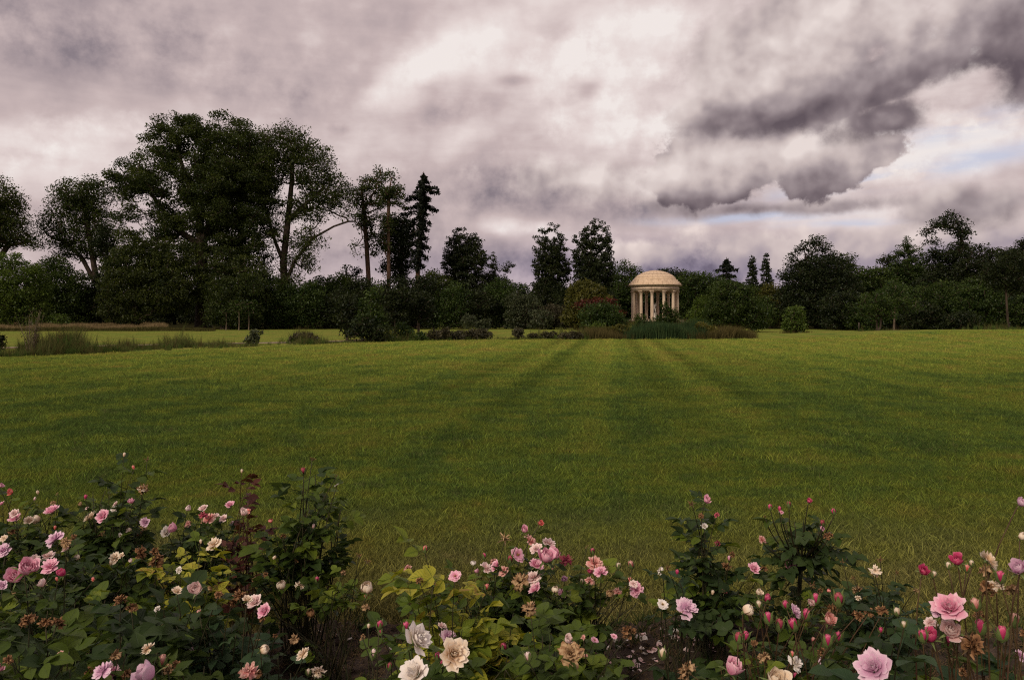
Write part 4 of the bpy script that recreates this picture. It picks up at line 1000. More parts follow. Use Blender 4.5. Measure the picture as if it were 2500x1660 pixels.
tree('small_conifer', 'small black tiered conifer beside the left bare stem', 'tree', 123, [(871, 800), (871, 720), (871, 658)], .12, [(871, 662, 4, 6), (871, 673, 12, 4), (878, 684, 14, 5), (868, 695, 16, 6), (871, 712, 16, 10)], 'spruce_leaf', seed=141, dense=1.1)
# small trees standing in the planted ditch
DT = [(848, 765, 26, 40, 54, 'dark_leaf', [(846, 740, 18, 24), (862, 795, 22, 22)], 'small black-green tree at the left end of the clump in the planted ditch'),
      (905, 760, 26, 40, 53, 'mid_leaf', [(912, 715, 15, 24), (898, 795, 24, 24), (922, 790, 20, 26)], 'small olive-green tree in the middle of the clump in the planted ditch'),
      (885, 800, 30, 26, 52, 'dark_leaf', [(860, 815, 18, 14), (925, 812, 26, 18)], 'low dark bush at the front of the clump in the planted ditch'),
      (965, 745, 34, 40, 57, 'dark_leaf', [(945, 720, 22, 22), (985, 725, 24, 22)], 'small dark spreading tree at the right of the clump in the planted ditch'),
      (1022, 740, 30, 34, 59, 'dark_leaf', [(1035, 760, 24, 24), (1010, 725, 20, 18)], 'small dark tree with a pale thin stem right of the clump in the planted ditch'),
      (985, 810, 24, 20, 56, 'mid_leaf', [(1000, 818, 16, 12)], 'dark leafy bush under the pale thin stem in the planted ditch')]
for i, (px, py, rx, ry, d, lf, ex, lb) in enumerate(DT):
    gy = HY + EYE * F / d
    tk = [(px, gy), (px, min(py + ry * .5, gy - 4)), (px, py - ry * .3)]
    tree('ditch_tree' if i not in (2, 5) else 'ditch_bush', lb, 'tree' if i not in (2, 5) else 'shrub', d, tk, .07, [(px, py, rx, ry)] + ex, lf, 'pale_bark' if i == 4 else 'bark', seed=160 + i, size=.17, gap=.42, dense=.85, sig=.5)
BU = [(740, 830, 34, 14, 49.5, 'purple_leaf', [(720, 834, 18, 10)], 'heath_bush', 'dark purplish mounded bush at the edge of the lawn'),
      (617, 832, 13, 14, 45.5, 'grey_leaf', [(625, 822, 8, 12), (606, 842, 10, 8)], 'willow_shrub', 'small silvery willow shrub at the lawn edge on the left'),
      (1065, 820, 28, 12, 56, 'purple_leaf', [(1085, 812, 14, 10)], 'heath_bush', 'dull mounded bush right of the clump in the ditch'),
      (1022, 824, 20, 10, 55, 'mid_leaf', [], 'heath_bush', 'green low bush at the right foot of the clump in the ditch'),
      (1120, 820, 22, 10, 57, 'purple_leaf', [], 'heath_bush', 'dull low bush second right of the clump in the ditch'),
      (1175, 818, 30, 11, 57.5, 'purple_leaf', [(1155, 814, 14, 9)], 'heath_bush', 'wide dull low bush under the pale twiggy shrub'),
      (1180, 795, 14, 14, 62, 'grey_leaf', [(1172, 808, 8, 10), (1188, 785, 6, 8)], 'willow_shrub', 'pale twiggy shrub above the wide dull bush in mid-lawn distance'),
      (1265, 812, 11, 12, 58, 'purple_leaf', [(1262, 806, 6, 8)], 'heath_bush', 'small pointed dull bush alone on the strip before the white slab'),
      (1300, 822, 14, 7, 58, 'purple_leaf', [], 'heath_bush', 'small round dull bush right of the pointed one'),
      (1340, 820, 18, 8, 58, 'purple_leaf', [], 'heath_bush', 'low dull bush midway between the white slab and the reeds'),
      (1400, 820, 22, 9, 58, 'purple_leaf', [(1380, 822, 14, 7)], 'heath_bush', 'low dull bush left of the reeds'),
      (1500, 812, 24, 14, 60, 'olive_leaf', [(1520, 805, 16, 12)], 'meadowsweet_clump', 'yellowish clump at the left end of the reeds'),
      (1730, 812, 26, 13, 60, 'olive_leaf', [(1715, 800, 14, 12)], 'meadowsweet_clump', 'yellowish clump at the right end of the reeds'),
      (1755, 818, 20, 9, 60, 'grey_leaf', [], 'meadowsweet_clump', 'pale low clump furthest right in the planted strip'),
      (1145, 785, 18, 16, 95, 'grey_leaf', [(1138, 775, 8, 12)], 'willow_shrub', 'grey-green shrub behind the far lawn below the broom-shaped tree'),
      (0, 838, 8, 22, 36, 'dark_leaf', [], 'heath_bush', 'dark bush cut off by the left edge')]
for i, (px, py, rx, ry, d, lf, ex, nm, lb) in enumerate(BU):
    gy = HY + EYE * F / d
    tree(nm, lb, 'shrub', d, [(px, gy), (px, max(py, gy - 20) if py < gy - 3 else gy - 3)], .03, [(px, py, rx, ry)] + ex, lf, seed=180 + i, size=.12, gap=.26, sig=.28, dense=.9, up=.15, long_=1.6)
# bare twiggy shrub at the left
def twiggy():
    d = 33.5; x0 = at(76, d); r = np.random.default_rng(77)
    root = empty('twiggy_shrub', (x0, d, 0)); tag(root, 'tall nearly bare shrub of fanned brown stems at the left lawn edge', 'shrub')
    mb = MB(); tips = []
    for i in range(46):
        a = r.uniform(0, 6.28); h = r.uniform(.7, 1.95); s_ = r.uniform(.05, .5) * h / 1.6
        b = np.array([.12 * math.cos(a), .12 * math.sin(a), 0]); e = b + np.array([s_ * math.cos(a), s_ * math.sin(a), h])
        m_ = (b + e) / 2 + np.array([.12 * math.cos(a), .12 * math.sin(a), -.02]) * -.5
        mb.tube([b, m_, e], [.011, .008, .004], 3)
        for k in range(3):
            t = r.uniform(.5, 1); p = b + (e - b) * t; q = p + np.array([r.normal(0, .10), r.normal(0, .10), r.uniform(.08, .25)]); mb.tube([p, q], [.005, .003], 3); tips += [q, p]
    mb.obj('stem', M['pale_bark'], root)['kind'] = 'stuff'
    C_, tone = foliage(r, np.array(tips), 2.2, .10)
    o = new_obj('foliage', leaf_mesh('foliage', C_, .06, M['olive_leaf'], r, tone), None, root); o['kind'] = 'stuff'
twiggy()
# thin staked saplings under the plane trees, stake, white slab
def pole(name, label, cat, px, py0, py1, d, r_, mat, group=None, extra=None):
    x0 = at(px, d); z0_ = float(zg(x0, d)); h = pz(py1, d) - z0_
    root = empty(name, (x0, d, z0_)); tag(root, label, cat, group)
    return root, h
for i, (px, top, d, lb) in enumerate(((552, 765, 101, 'left of three thin saplings under the tall clump'), (583, 760, 100, 'middle of three thin saplings under the tall clump'), (607, 765, 101, 'right of three thin saplings under the tall clump'))):
    tree('sapling', lb, 'tree', d, [(px, HY + EYE * F / d), (px + 1, 785), (px, top)], .06, [(px, top - 8, 14, 16, .6), (px + 5, top - 20, 9, 10, .5)], 'mid_leaf', 'pale_bark', seed=210 + i, group='saplings', dense=.6)
M['old_wood'] = bark_mat('old_wood', (.05, .04, .032), (.13, .105, .085), 12)
d = 72.0; x0 = at(2097, d); z_ = float(zg(x0, d))
stk = empty('wooden_stake', (x0, d, z_)); tag(stk, 'grey wooden stake standing in the grass left of the forked young tree', 'stake')
mb = MB(); mb.box((0, 0, .38), (.07, .07, .80), taper=.92); mb.add(np.array([[-.032, -.032, .78], [.032, -.032, .78], [.032, .032, .78], [-.032, .032, .78], [0, 0, .84]]), None, [[0, 1, 4], [1, 2, 4], [2, 3, 4], [3, 0, 4]]); mb.obj('post', M['old_wood'], stk)
d = 118.0; x0 = at(1268, d)
slab = empty('stone_bench', (x0, d, 0)); tag(slab, 'small white stone slab bench on the far lawn', 'bench')
b_ = MB(); b_.box((0, 0, .46), (2.0, .6, .14)); b_.obj('seat', M['marble'], slab)
for s_ in (-.7, .7):
    b_ = MB(); b_.box((s_, 0, .19), (.2, .5, .385), taper=.9); b_.obj('leg', M['stone'], slab)
# the wood behind: copies of four trees
protos = [tree('wood_tree', 'indistinct dark tree of the wood behind', 'tree', 170, [(x_, 793), (x_, 750)], .2, [(x_, 742, 44, 36), (x_ - 20, 760, 34, 28), (x_ + 24, 764, 30, 26), (x_ + q, 722, 24, 18)], lf, seed=230 + i, group='trees of the wood behind', dense=.8) for i, (x_, q, lf) in enumerate(((-150, 6, 'dark_leaf'), (-60, -12, 'mid_leaf'), (2600, 10, 'dark_leaf'), (2690, 0, 'mid_leaf')))]
r_ = np.random.default_rng(9)
xs_ = list(range(20, 2560, 46))
for i, px in enumerate(xs_):
    d = r_.uniform(162, 190); px2 = px + r_.uniform(-12, 12); s_ = r_.uniform(.85, 1.08)
    if 1480 < px < 1750: s_ *= 1.05
    if px > 2080: s_ *= 1.5
    copy_tree(protos[r_.integers(0, 4)], (at(px2, d), d, 0), r_.uniform(0, 6.28), (s_ * r_.uniform(.9, 1.25), s_, s_), 'indistinct dark tree of the wood behind', 'trees of the wood behind')
# ------------------------------------------------------------------ long grass, reeds, meadow
def grassy_mat(name, a, b, c):
    m, nt = mat_new(name)
    rnd = S(nt, nt.nodes.new('ShaderNodeNewGeometry').outputs['Random Per Island'])
    n = noise(nt, position(nt), .55, 4, .6)
    col = ramp(nt, rnd * .5 + n * .9 - .2, [(.1, a), (.5, b), (.95, c)])
    d = nt.nodes.new('ShaderNodeBsdfDiffuse'); nt.links.new(col, d.inputs[0])
    tr = nt.nodes.new('ShaderNodeBsdfTranslucent'); nt.links.new(col, tr.inputs[0])
    mx = nt.nodes.new('ShaderNodeMixShader'); mx.inputs[0].default_value = .3
    nt.links.new(d.outputs[0], mx.inputs[1]); nt.links.new(tr.outputs[0], mx.inputs[2])
    finish(nt, mx.outputs[0]); return m
M['ditch_grass'] = grassy_mat('ditch_grass', (.036, .054, .016), (.090, .108, .032), (.19, .16, .075))
M['reed'] = grassy_mat('reed', (.016, .036, .016), (.038, .066, .026), (.085, .115, .045))
M['meadow'] = grassy_mat('meadow', (.13, .10, .045), (.24, .18, .090), (.34, .26, .145))
M['meadow_low'] = grassy_mat('meadow_low', (.040, .045, .014), (.075, .072, .024), (.12, .10, .04))
M['weed_green'] = grassy_mat('weed_green', (.03, .055, .015), (.065, .11, .025), (.12, .17, .04))
M['sedge'] = grassy_mat('sedge', (.050, .045, .018), (.095, .080, .030), (.15, .12, .05))
dg = [blade_tuft('ditch_tuft', (34, 16, 40, 22, 12)[i], (.22, .16, .34, .25, .12)[i], (.25, .6, .15, .35, .8)[i], (.7, 1.15, .45, .8, 1.3)[i], (.016, .014, .020, .03, .018)[i], (.45, .3, .6, .5, .2)[i], M[('ditch_grass', 'sedge', 'ditch_grass', 'weed_green', 'ditch_grass')[i]], 300 + i, 3) for i in range(5)]
re_ = [blade_tuft('reed_tuft', 26, .30, .75, 1.35, .035, .22, M['reed'], 310 + i, 3) for i in range(3)]
se_ = [blade_tuft('sedge_tuft', 26, .28, .55, 1.1, .026, .35, M['sedge'], 315 + i, 3) for i in range(3)]
md = [blade_tuft('meadow_tuft', 30, .5, .6, 1.0, .05, .3, M['meadow'], 320 + i, 2) for i in range(3)]
ml = [blade_tuft('meadow_low_tuft', 26, .5, .25, .55, .06, .4, M['meadow_low'], 325 + i, 2) for i in range(3)]
EDGE = [(-300, 25.5), (-100, 29.3), (0, 31.1), (150, 33.3), (300, 35.8), (450, 39.0), (600, 42.6), (720, 45.5), (830, 48.8), (920, 51.5), (1000, 53.6), (1150, 56), (1300, 57.4), (1500, 58), (1700, 58.2), (1800, 59.5)]
ex, ed = np.array(EDGE).T
def strip(n, px0, px1, w0, w1):
    px = RNG.uniform(px0, px1, n); w = RNG.uniform(w0, w1, n)
    d = np.interp(px, ex, ed) + w
    return np.stack([(px - CX) / F * d, d], -1), px
def put(name, label, cat, P, src, smin, smax, tilt=.15, wave=None):
    n = len(P); Z = zg(P[:, 0], P[:, 1]) - .03
    rot = np.stack([RNG.normal(0, tilt, n), RNG.normal(0, tilt, n), RNG.uniform(0, 6.28, n)], -1)
    sc = RNG.uniform(smin, smax, n)
    if name == 'long_grass':         # lower towards the mown edge, ragged along its length
        w_ = P[:, 1] - np.interp(CX + P[:, 0] / P[:, 1] * F, ex, ed)
        sc = sc * np.clip(.45 + w_ * .28, .4, 1.0) * np.clip(.85 + blotch(P), .4, 1.4)
    lum_ = .82 + .35 * np.sin(P[:, 0] * .9 + 1.1 * np.sin(P[:, 1] * .7)) * np.sin(P[:, 0] * .37 + 2)
    tag(scatter(name, np.column_stack([P, Z]), rot, sc * np.clip(lum_, .45, 1.3), RNG.integers(0, len(src), n), src), label, cat)
a, pa = strip(6500, -150, 800, .1, 6.5); b, pb = strip(2000, 800, 1480, .1, 3.5)
def thin(P, lo):                     # leave gaps and low places
    v = np.sin(P[:, 0] * 1.3 + 1.7 * np.sin(P[:, 1] * .8)) + np.sin(P[:, 0] * .53 + 1) * .8 + RNG.normal(0, .8, len(P))
    return P[v > lo]
def blotch(P): return np.sin(P[:, 0] * .8 + 2 * np.sin(P[:, 1] * .5)) * .5 + np.sin(P[:, 0] * 2.3 + P[:, 1]) * .3
k_ = ((pa < 48) & (a[:, 1] > np.interp(pa, ex, ed) + 1.6)) | ((pa > 632) & (pa < 716))
a = a[~(k_ & (RNG.uniform(size=len(a)) < .93))]
a, b = thin(a, -.5), thin(b, -.4)
put('long_grass', 'tall unmown grass and weeds filling the ditch along the left lawn edge', 'grass', np.vstack([a, b]), dg, .28, 1.05, .22)
a, pa = strip(1300, 1510, 1730, .1, 6); a = a[RNG.uniform(size=len(a)) < np.clip(1.25 - np.abs(pa - 1620) / 95, .1, 1)]
put('reeds', 'dark blue-green reeds in front of the temple mound', 'reeds', a, re_, .95, 1.35, .08)
a, pa = strip(900, 1380, 1580, .1, 5); a = a[RNG.uniform(size=len(a)) < np.clip(1.2 - np.abs(pa - 1500) / 75, 0, 1)]; b, pb = strip(1100, 1650, 1880, .1, 4.5); b = b[RNG.uniform(size=len(b)) < np.clip(1.2 - np.abs(pb - 1740) / 95, 0, 1)]
Pm = np.vstack([a, b])
put('sedge', 'yellowish sedge at both ends of the reeds', 'grass', Pm, se_, .6, 1.0)
an = RNG.uniform(0, 6.28, 2200); q = RNG.uniform(5.9, 13.5, 2200)
Pm = np.stack([24.2 + q * np.cos(an), 135 + q * np.sin(an)], -1); Pm = Pm[Pm[:, 1] < 136]
put('mound_grass', 'rough yellow-green grass on the mound around the temple steps', 'grass', Pm, se_, .5, .9)
d = RNG.uniform(97, 119, 5200); px = RNG.uniform(-150, 400, 5200)
put('meadow', 'tan seeding meadow grass under the plane trees at the left', 'grass', np.stack([at(px, d), d], -1), md, .75, 1.05)
d = RNG.uniform(93, 100, 2000); px = RNG.uniform(-150, 520, 2000)
put('meadow_edge', 'shorter greener grass in front of the tan meadow', 'grass', np.stack([at(px, d), d], -1), ml, .7, 1.1)
x_ = RNG.normal(0, 1.6, 160) + at(2464, 66); y_ = RNG.normal(66, 1.2, 160)
put('tree_grass', 'long grass left standing round the leaning young tree at the right', 'grass', np.stack([x_, y_], -1), dg, .45, .8)
x_ = np.concatenate([RNG.uniform(at(2095, 72), at(2160, 72), 70), RNG.uniform(at(2165, 78), at(2215, 78), 60)]); y_ = np.concatenate([RNG.normal(72, .5, 70), RNG.normal(78, .5, 60)])
put('stake_grass', 'long grass round the wooden stake and the forked young tree', 'grass', np.stack([x_, y_], -1), dg, .4, .7)
x_ = RNG.normal(0, .8, 60) + at(1940, 74); y_ = RNG.normal(74, .5, 60)
put('bush_grass', 'fringe of dry grass at the foot of the clipped bright bush', 'grass', np.stack([x_, y_], -1), se_, .25, .4)
# ------------------------------------------------------------------ the rose bushes
def rose_leaf_mat(name, a, b, vein, vamt, back, trans=.22, rough=.5, spot=None):
    m, nt = mat_new(name)
    tcn = nt.nodes.new('ShaderNodeTexCoord'); s_ = nt.nodes.new('ShaderNodeSeparateXYZ'); nt.links.new(tcn.outputs['UV'], s_.inputs[0])
    u, v = S(nt, s_.outputs[0]), S(nt, s_.outputs[1])
    au = (u - .5).f('ABSOLUTE') * 2
    rib = au.ss(.16, .02)
    side = ((v * 1.0 - au * .30) * 44.0).f('SINE').ss(.55, 1.0) * au.ss(.98, .7)
    rnd = obj_random(nt)
    n = noise(nt, obj_coord(nt), 34, 3, .6)
    c = mixc(nt, (rnd * .75 + n * .5 - .1).mx(0).mn(1), a, b)
    if spot: c = mixc(nt, ((rnd * 7.31).f('FRACT').ss(.8, .95) * n.ss(.4, .6)), c, spot)
    c = mixc(nt, (rib * .9 + side * .55).mn(1.0) * vamt, c, vein)
    gb = nt.nodes.new('ShaderNodeNewGeometry')
    c = mixc(nt, S(nt, gb.outputs['Backfacing']) * .75, c, mixc(nt, .5, c, back))
    bmp = bump(nt, (side + rib * 1.5) * -1.0 + n * .4, .35, .002)
    p = principled(nt, c, rough, .16, bmp)
    tr = nt.nodes.new('ShaderNodeBsdfTranslucent'); nt.links.new(mixc(nt, 1.0, c, (1.5, 1.6, .6), 'MULTIPLY'), tr.inputs[0])
    mx = nt.nodes.new('ShaderNodeMixShader'); mx.inputs[0].default_value = trans
    nt.links.new(p, mx.inputs[1]); nt.links.new(tr.outputs[0], mx.inputs[2])
    finish(nt, mx.outputs[0]); return m
LM = {
    'green': rose_leaf_mat('green_leaf', (.026, .050, .008), (.084, .122, .017), (.055, .080, .035), .35, (.085, .115, .07)),
    'dark': rose_leaf_mat('deep_green_leaf', (.016, .034, .009), (.042, .068, .017), (.040, .060, .035), .3, (.07, .10, .07)),
    'blue': rose_leaf_mat('grey_green_leaf', (.022, .048, .022), (.050, .088, .036), (.065, .095, .06), .3, (.09, .12, .09)),
    'yellow': rose_leaf_mat('yellow_leaf', (.20, .22, .026), (.44, .41, .05), (.060, .105, .014), .75, (.26, .27, .06), .28, spot=(.30, .17, .04)),
    'lime': rose_leaf_mat('lime_leaf', (.065, .11, .014), (.18, .22, .025), (.035, .065, .012), .5, (.13, .15, .05), .28),
    'red': rose_leaf_mat('red_leaf', (.045, .014, .012), (.085, .030, .020), (.10, .04, .03), .3, (.09, .04, .03)),
}
def petal_mat(name, base, tip, edge=None, trans=.22, dirt=None):
    m, nt = mat_new(name)
    tcn = nt.nodes.new('ShaderNodeTexCoord'); s_ = nt.nodes.new('ShaderNodeSeparateXYZ'); nt.links.new(tcn.outputs['UV'], s_.inputs[0])
    u, v = S(nt, s_.outputs[0]), S(nt, s_.outputs[1])
    n = noise(nt, obj_coord(nt), 3.2, 4, .6)
    c = mixc(nt, (v * .9 + (n - .5) * .8).ss(.1, .9), base, tip)
    au = (u - .5).f('ABSOLUTE') * 2
    if edge: c = mixc(nt, (v + au * .25 + (n - .5) * .5).ss(.85, 1.15), c, edge)
    if dirt: c = mixc(nt, n.ss(.52, .68), c, dirt)
    c = mixc(nt, obj_random(nt) * .5, c, mixc(nt, .45, c, tip))
    d = principled(nt, c, .62, .18, bump(nt, n, .15, .01))
    tr = nt.nodes.new('ShaderNodeBsdfTranslucent'); nt.links.new(c, tr.inputs[0])
    mx = nt.nodes.new('ShaderNodeMixShader'); mx.inputs[0].default_value = trans
    nt.links.new(d, mx.inputs[1]); nt.links.new(tr.outputs[0], mx.inputs[2])
    finish(nt, mx.outputs[0]); return m
PM = {
    'pink': petal_mat('pink_petal', (.78, .26, .42), (.86, .46, .58), (.90, .62, .68)),
    'pale': petal_mat('pale_pink_petal', (.82, .50, .48), (.88, .68, .66), (.90, .78, .74)),
    'lilac': petal_mat('lilac_petal', (.66, .32, .52), (.80, .54, .68), (.85, .66, .75)),
    'cream': petal_mat('cream_petal', (.80, .56, .36), (.88, .74, .58), (.88, .78, .66)),
    'white': petal_mat('white_petal', (.86, .74, .62), (.90, .84, .79), (.90, .85, .82)),
    'magenta': petal_mat('magenta_petal', (.50, .035, .14), (.66, .075, .21), (.78, .25, .36)),
    'coral': petal_mat('coral_petal', (.80, .16, .12), (.84, .26, .24), (.86, .42, .40)),
    'salmon': petal_mat('salmon_petal', (.72, .22, .20), (.82, .45, .42), (.80, .55, .45), dirt=(.48, .20, .14)),
    'tan': petal_mat('tan_petal', (.34, .20, .10), (.54, .38, .215), (.27, .14, .065), .15, (.24, .12, .055)),
    'brown': petal_mat('brown_petal', (.11, .050, .022), (.25, .125, .055), (.34, .19, .09), .1, (.055, .025, .014)),
    'crimson': petal_mat('crimson_petal', (.36, .035, .08), (.52, .10, .16), (.46, .16, .14)),
}
def plain_mat(name, a, b, scale, rough=.6, trans=0.0):
    m, nt = mat_new(name)
    n = noise(nt, obj_coord(nt), scale, 3, .6)
    finish(nt, principled(nt, mixc(nt, n.ss(.35, .65), a, b), rough, .25)); return m
M['sepal'] = plain_mat('sepal', (.080, .125, .035), (.16, .20, .065), 30)
M['dry_sepal'] = plain_mat('dry_sepal', (.07, .045, .022), (.15, .10, .045), 30)
M['cane'] = plain_mat('cane', (.022, .026, .012), (.055, .045, .022), 20)
M['red_cane'] = plain_mat('red_cane', (.060, .030, .018), (.090, .060, .026), 20)
M['stamen'] = plain_mat('stamen', (.28, .15, .04), (.45, .28, .09), 40)

def leaflet(mb, UV, o, d, up, L, Wd, r):
    """One ovate, folded, drooping leaflet from O along D."""
    d = d / np.linalg.norm(d); s_ = np.cross(d, up); s_ /= np.linalg.norm(s_); n_ = np.cross(s_, d)
    ts = np.array([0, .14, .36, .6, .82, 1.0]); wd = np.array([0.06, .62, 1.0, .88, .5, .0]) * Wd / 2
    fold = r.uniform(.15, .5); droop = r.uniform(.05, .35); tw = r.uniform(-.25, .25)
    V = []; U = []
    for t, w in zip(ts, wd):
        c = o + d * L * t * (1 - .12 * droop * t) - n_ * L * droop * t * t
        sv = s_ * math.cos(tw * t) + n_ * math.sin(tw * t)
        j = 1 + r.uniform(-.06, .06)
        for q in (-1, 0, 1):
            V.append(c + sv * q * w * j + n_ * abs(q) * w * fold + n_ * abs(q) * r.uniform(-.02, .02) * L); U.append((.5 + q * .5, t))
    Q = []
    for k in range(5):
        for q in range(2):
            a = k * 3 + q; Q.append([a, a + 1, a + 4, a + 3])
    mb.add(V, Q); UV += U
def leaf_proto(seed, n_pair=2):
    r = np.random.default_rng(seed); mb = MB(); UV = []
    L = .11
    rach = [np.array([0, 0, 0.]), np.array([r.normal(0, .004), L * .45, .004]), np.array([r.normal(0, .008), L * .72, -.004])]
    k0 = mb.n; mb.tube(rach, [.0013, .0011, .0008], 3, False); UV += [(.5, .02)] * (mb.n - k0)
    up = np.array([0, 0, 1.0])
    ll = r.uniform(.046, .056)
    leaflet(mb, UV, rach[2], np.array([r.normal(0, .15), 1, r.normal(-.1, .15)]), up, ll * 1.12, ll * .78, r)
    for p in range(n_pair):
        o = rach[2] * (1 - .12) * (1 - p * .46) ; o = np.array([0, L * (.66 - .32 * p), 0.0])
        for q in (-1, 1):
            dv = np.array([q * r.uniform(.75, 1.15), r.uniform(.35, .7), r.normal(-.05, .22)])
            u2 = up + np.array([r.normal(0, .25), r.normal(0, .25), 0])
            leaflet(mb, UV, o, dv, u2, ll * r.uniform(.8, 1.0) * (1 - .12 * p), ll * .70 * (1 - .1 * p), r)
    return mb, UV
LEAF = {}
for k, mt in LM.items():
    LEAF[k] = []
    for i in range(5):
        mb, UV = leaf_proto(500 + i, 1 if i in (1, 4) else 2)
        V = np.vstack(mb.V); LEAF[k].append(np_mesh('leaf', V, [np.vstack(mb.Q)], mt, True, None, np.array(UV)))

def petal(r, r0, H, Wd, a0, a1, phi, z0, ruffle=.03, nt_=4, ns=4, off=0.0):
    """A petal that rises from the axis at radius r0, leaning from a0 to a1 degrees, wrapped round the axis."""
    ts = np.linspace(0, 1, nt_ + 1); V = []; U = []
    rr_, zz = r0, z0; ph = r.uniform(0, 6.28); k = r.uniform(2.5, 5)
    pr, pz_ = [rr_], [zz]
    for i in range(nt_):
        a = R(a0 + (a1 - a0) * ((i + .5) / nt_) ** 1.4)
        rr_ += math.sin(a) * H / nt_; zz += math.cos(a) * H / nt_; pr.append(rr_); pz_.append(zz)
    notch = r.uniform(.0, .10)
    for i, t in enumerate(ts):
        w = Wd * (.28 + .72 * math.sin(math.pi * min(.08 + .62 * t, .62) / 1.24)) * (1 if t < .9 else .86)
        for j in range(ns + 1):
            s_ = -1 + 2 * j / ns
            rad = max(pr[i], .02)
            ang = np.clip(s_ * w / max(abs(rad) + .10, .14), -1.7, 1.7)
            rz = ruffle * t * t * math.sin(k * s_ + ph)
            drop = (abs(s_) ** 2.2) * t * H * .16 + notch * H * t * (1 - abs(s_)) * (t > .9)
            V.append((off * math.cos(phi) + (rad + rz) * math.cos(phi + ang), off * math.sin(phi) + (rad + rz) * math.sin(phi + ang), pz_[i] - drop * math.cos(R(a1)) + rz * .8)); U.append((.5 + s_ / 2, t))
    n = ns + 1; Q = [[i * n + j, i * n + j + 1, (i + 1) * n + j + 1, (i + 1) * n + j] for i in range(nt_) for j in range(ns)]
    return V, Q, U
def petal_list(kind, seed):
    r = np.random.default_rng(seed); out = []; g = 2.399
    if kind == 'full':
        N = 30
        for i in range(N):
            f = i / (N - 1)
            out.append(petal(r, .02 + .10 * f, .24 + .20 * f + r.normal(0, .015), .10 + .17 * f, 6 + 52 * f + r.normal(0, 5), -28 + 112 * f ** 1.3 + r.normal(0, 9), i * g, .10 - .06 * f, .018 + .03 * f))
    elif kind == 'cup':
        N = 22
        for i in range(N):
            f = i / (N - 1)
            out.append(petal(r, .02 + .12 * f, .30 + .26 * f, .12 + .20 * f, 10 + 34 * f + r.normal(0, 3), -40 + 45 * f ** 1.5 + r.normal(0, 6), i * g, .06 - .04 * f, .012 + .02 * f))
    elif kind == 'open':
        N = 16
        for i in range(N):
            f = i / (N - 1)
            out.append(petal(r, .05 + .03 * f, (.30 + .14 * f), .21 + .10 * f, 50 + 22 * f + r.normal(0, 8), 62 + 38 * f + r.normal(0, 12), i * g, .05 - .05 * f, .05))
    elif kind == 'ragged':
        N = 26
        for i in range(N):
            f = i / (N - 1)
            out.append(petal(r, .03 + .07 * f, .24 + .20 * f * r.uniform(.75, 1.25), .13 + .14 * f, 8 + 70 * f + r.normal(0, 14), -5 + 115 * f + r.normal(0, 24), i * g + r.normal(0, .3), .12 - .07 * f, .055))
    elif kind == 'bud':
        N = 7
        for i in range(N):
            f = i / (N - 1)
            out.append(petal(r, .03 + .10 * f, .80 - .12 * f, .26 + .06 * f, 22 + 4 * f, -34 + 22 * f, i * g, .02, .012, 5, 4))
    elif kind == 'ball':
        N = 16
        for i in range(N):
            f = i / (N - 1)
            out.append(petal(r, .03 + .06 * f, .62 + .30 * f, .18 + .18 * f, 20 + 52 * f, -62 + 12 * f + r.normal(0, 5), i * g, .05 - .03 * f, .015, 5, 4))
    elif kind == 'withered':
        N = 20
        for i in range(N):
            f = i / (N - 1)
            V, Q, U = petal(r, .04 + .05 * f, .20 + .20 * f * r.uniform(.6, 1.3), .12 + .13 * r.uniform(), 15 + 85 * f + r.normal(0, 25), 35 + 165 * f + r.normal(0, 35), i * g + r.normal(0, .4), .14 - .05 * f, .10, 5, 4)
            V = [tuple(np.array(v) + r.normal(0, .020, 3)) for v in V]
            out.append((V, Q, U))
    elif kind == 'spent':
        N = 9
        for i in range(N):
            out.append(petal(r, .05, .35 * r.uniform(.5, 1.2), .05, 30 + r.normal(0, 35), 70 + r.normal(0, 60), i * g, .08, .10, 3, 2))
    return out
def pack(name, lst, mat):
    mb = MB(); UV = []
    for V, Q, U in lst: mb.add(V, Q); UV += U
    return np_mesh(name, np.vstack(mb.V), [np.vstack(mb.Q)], mat, True, None, np.array(UV))
OUTER = {'full': 8, 'open': 7, 'ragged': 7, 'cup': 6}
SHAPES = {}
for ki, kind in enumerate(('full', 'cup', 'open', 'ragged', 'bud', 'ball', 'withered', 'spent')):
    SHAPES[kind] = [petal_list(kind, 700 + 10 * ki + q) for q in range(3)]
CACHE = {}
def bloom_meshes(kind, col, q, split):
    key = (kind, col, q, split)
    if key not in CACHE:
        L = SHAPES[kind][q]; k = OUTER.get(kind, 0) if split else 0
        CACHE[key] = (pack('rose_bloom', L[:len(L) - k], PM[col]), [pack('petal', [x], PM[col]) for x in L[len(L) - k:]])
    return CACHE[key]
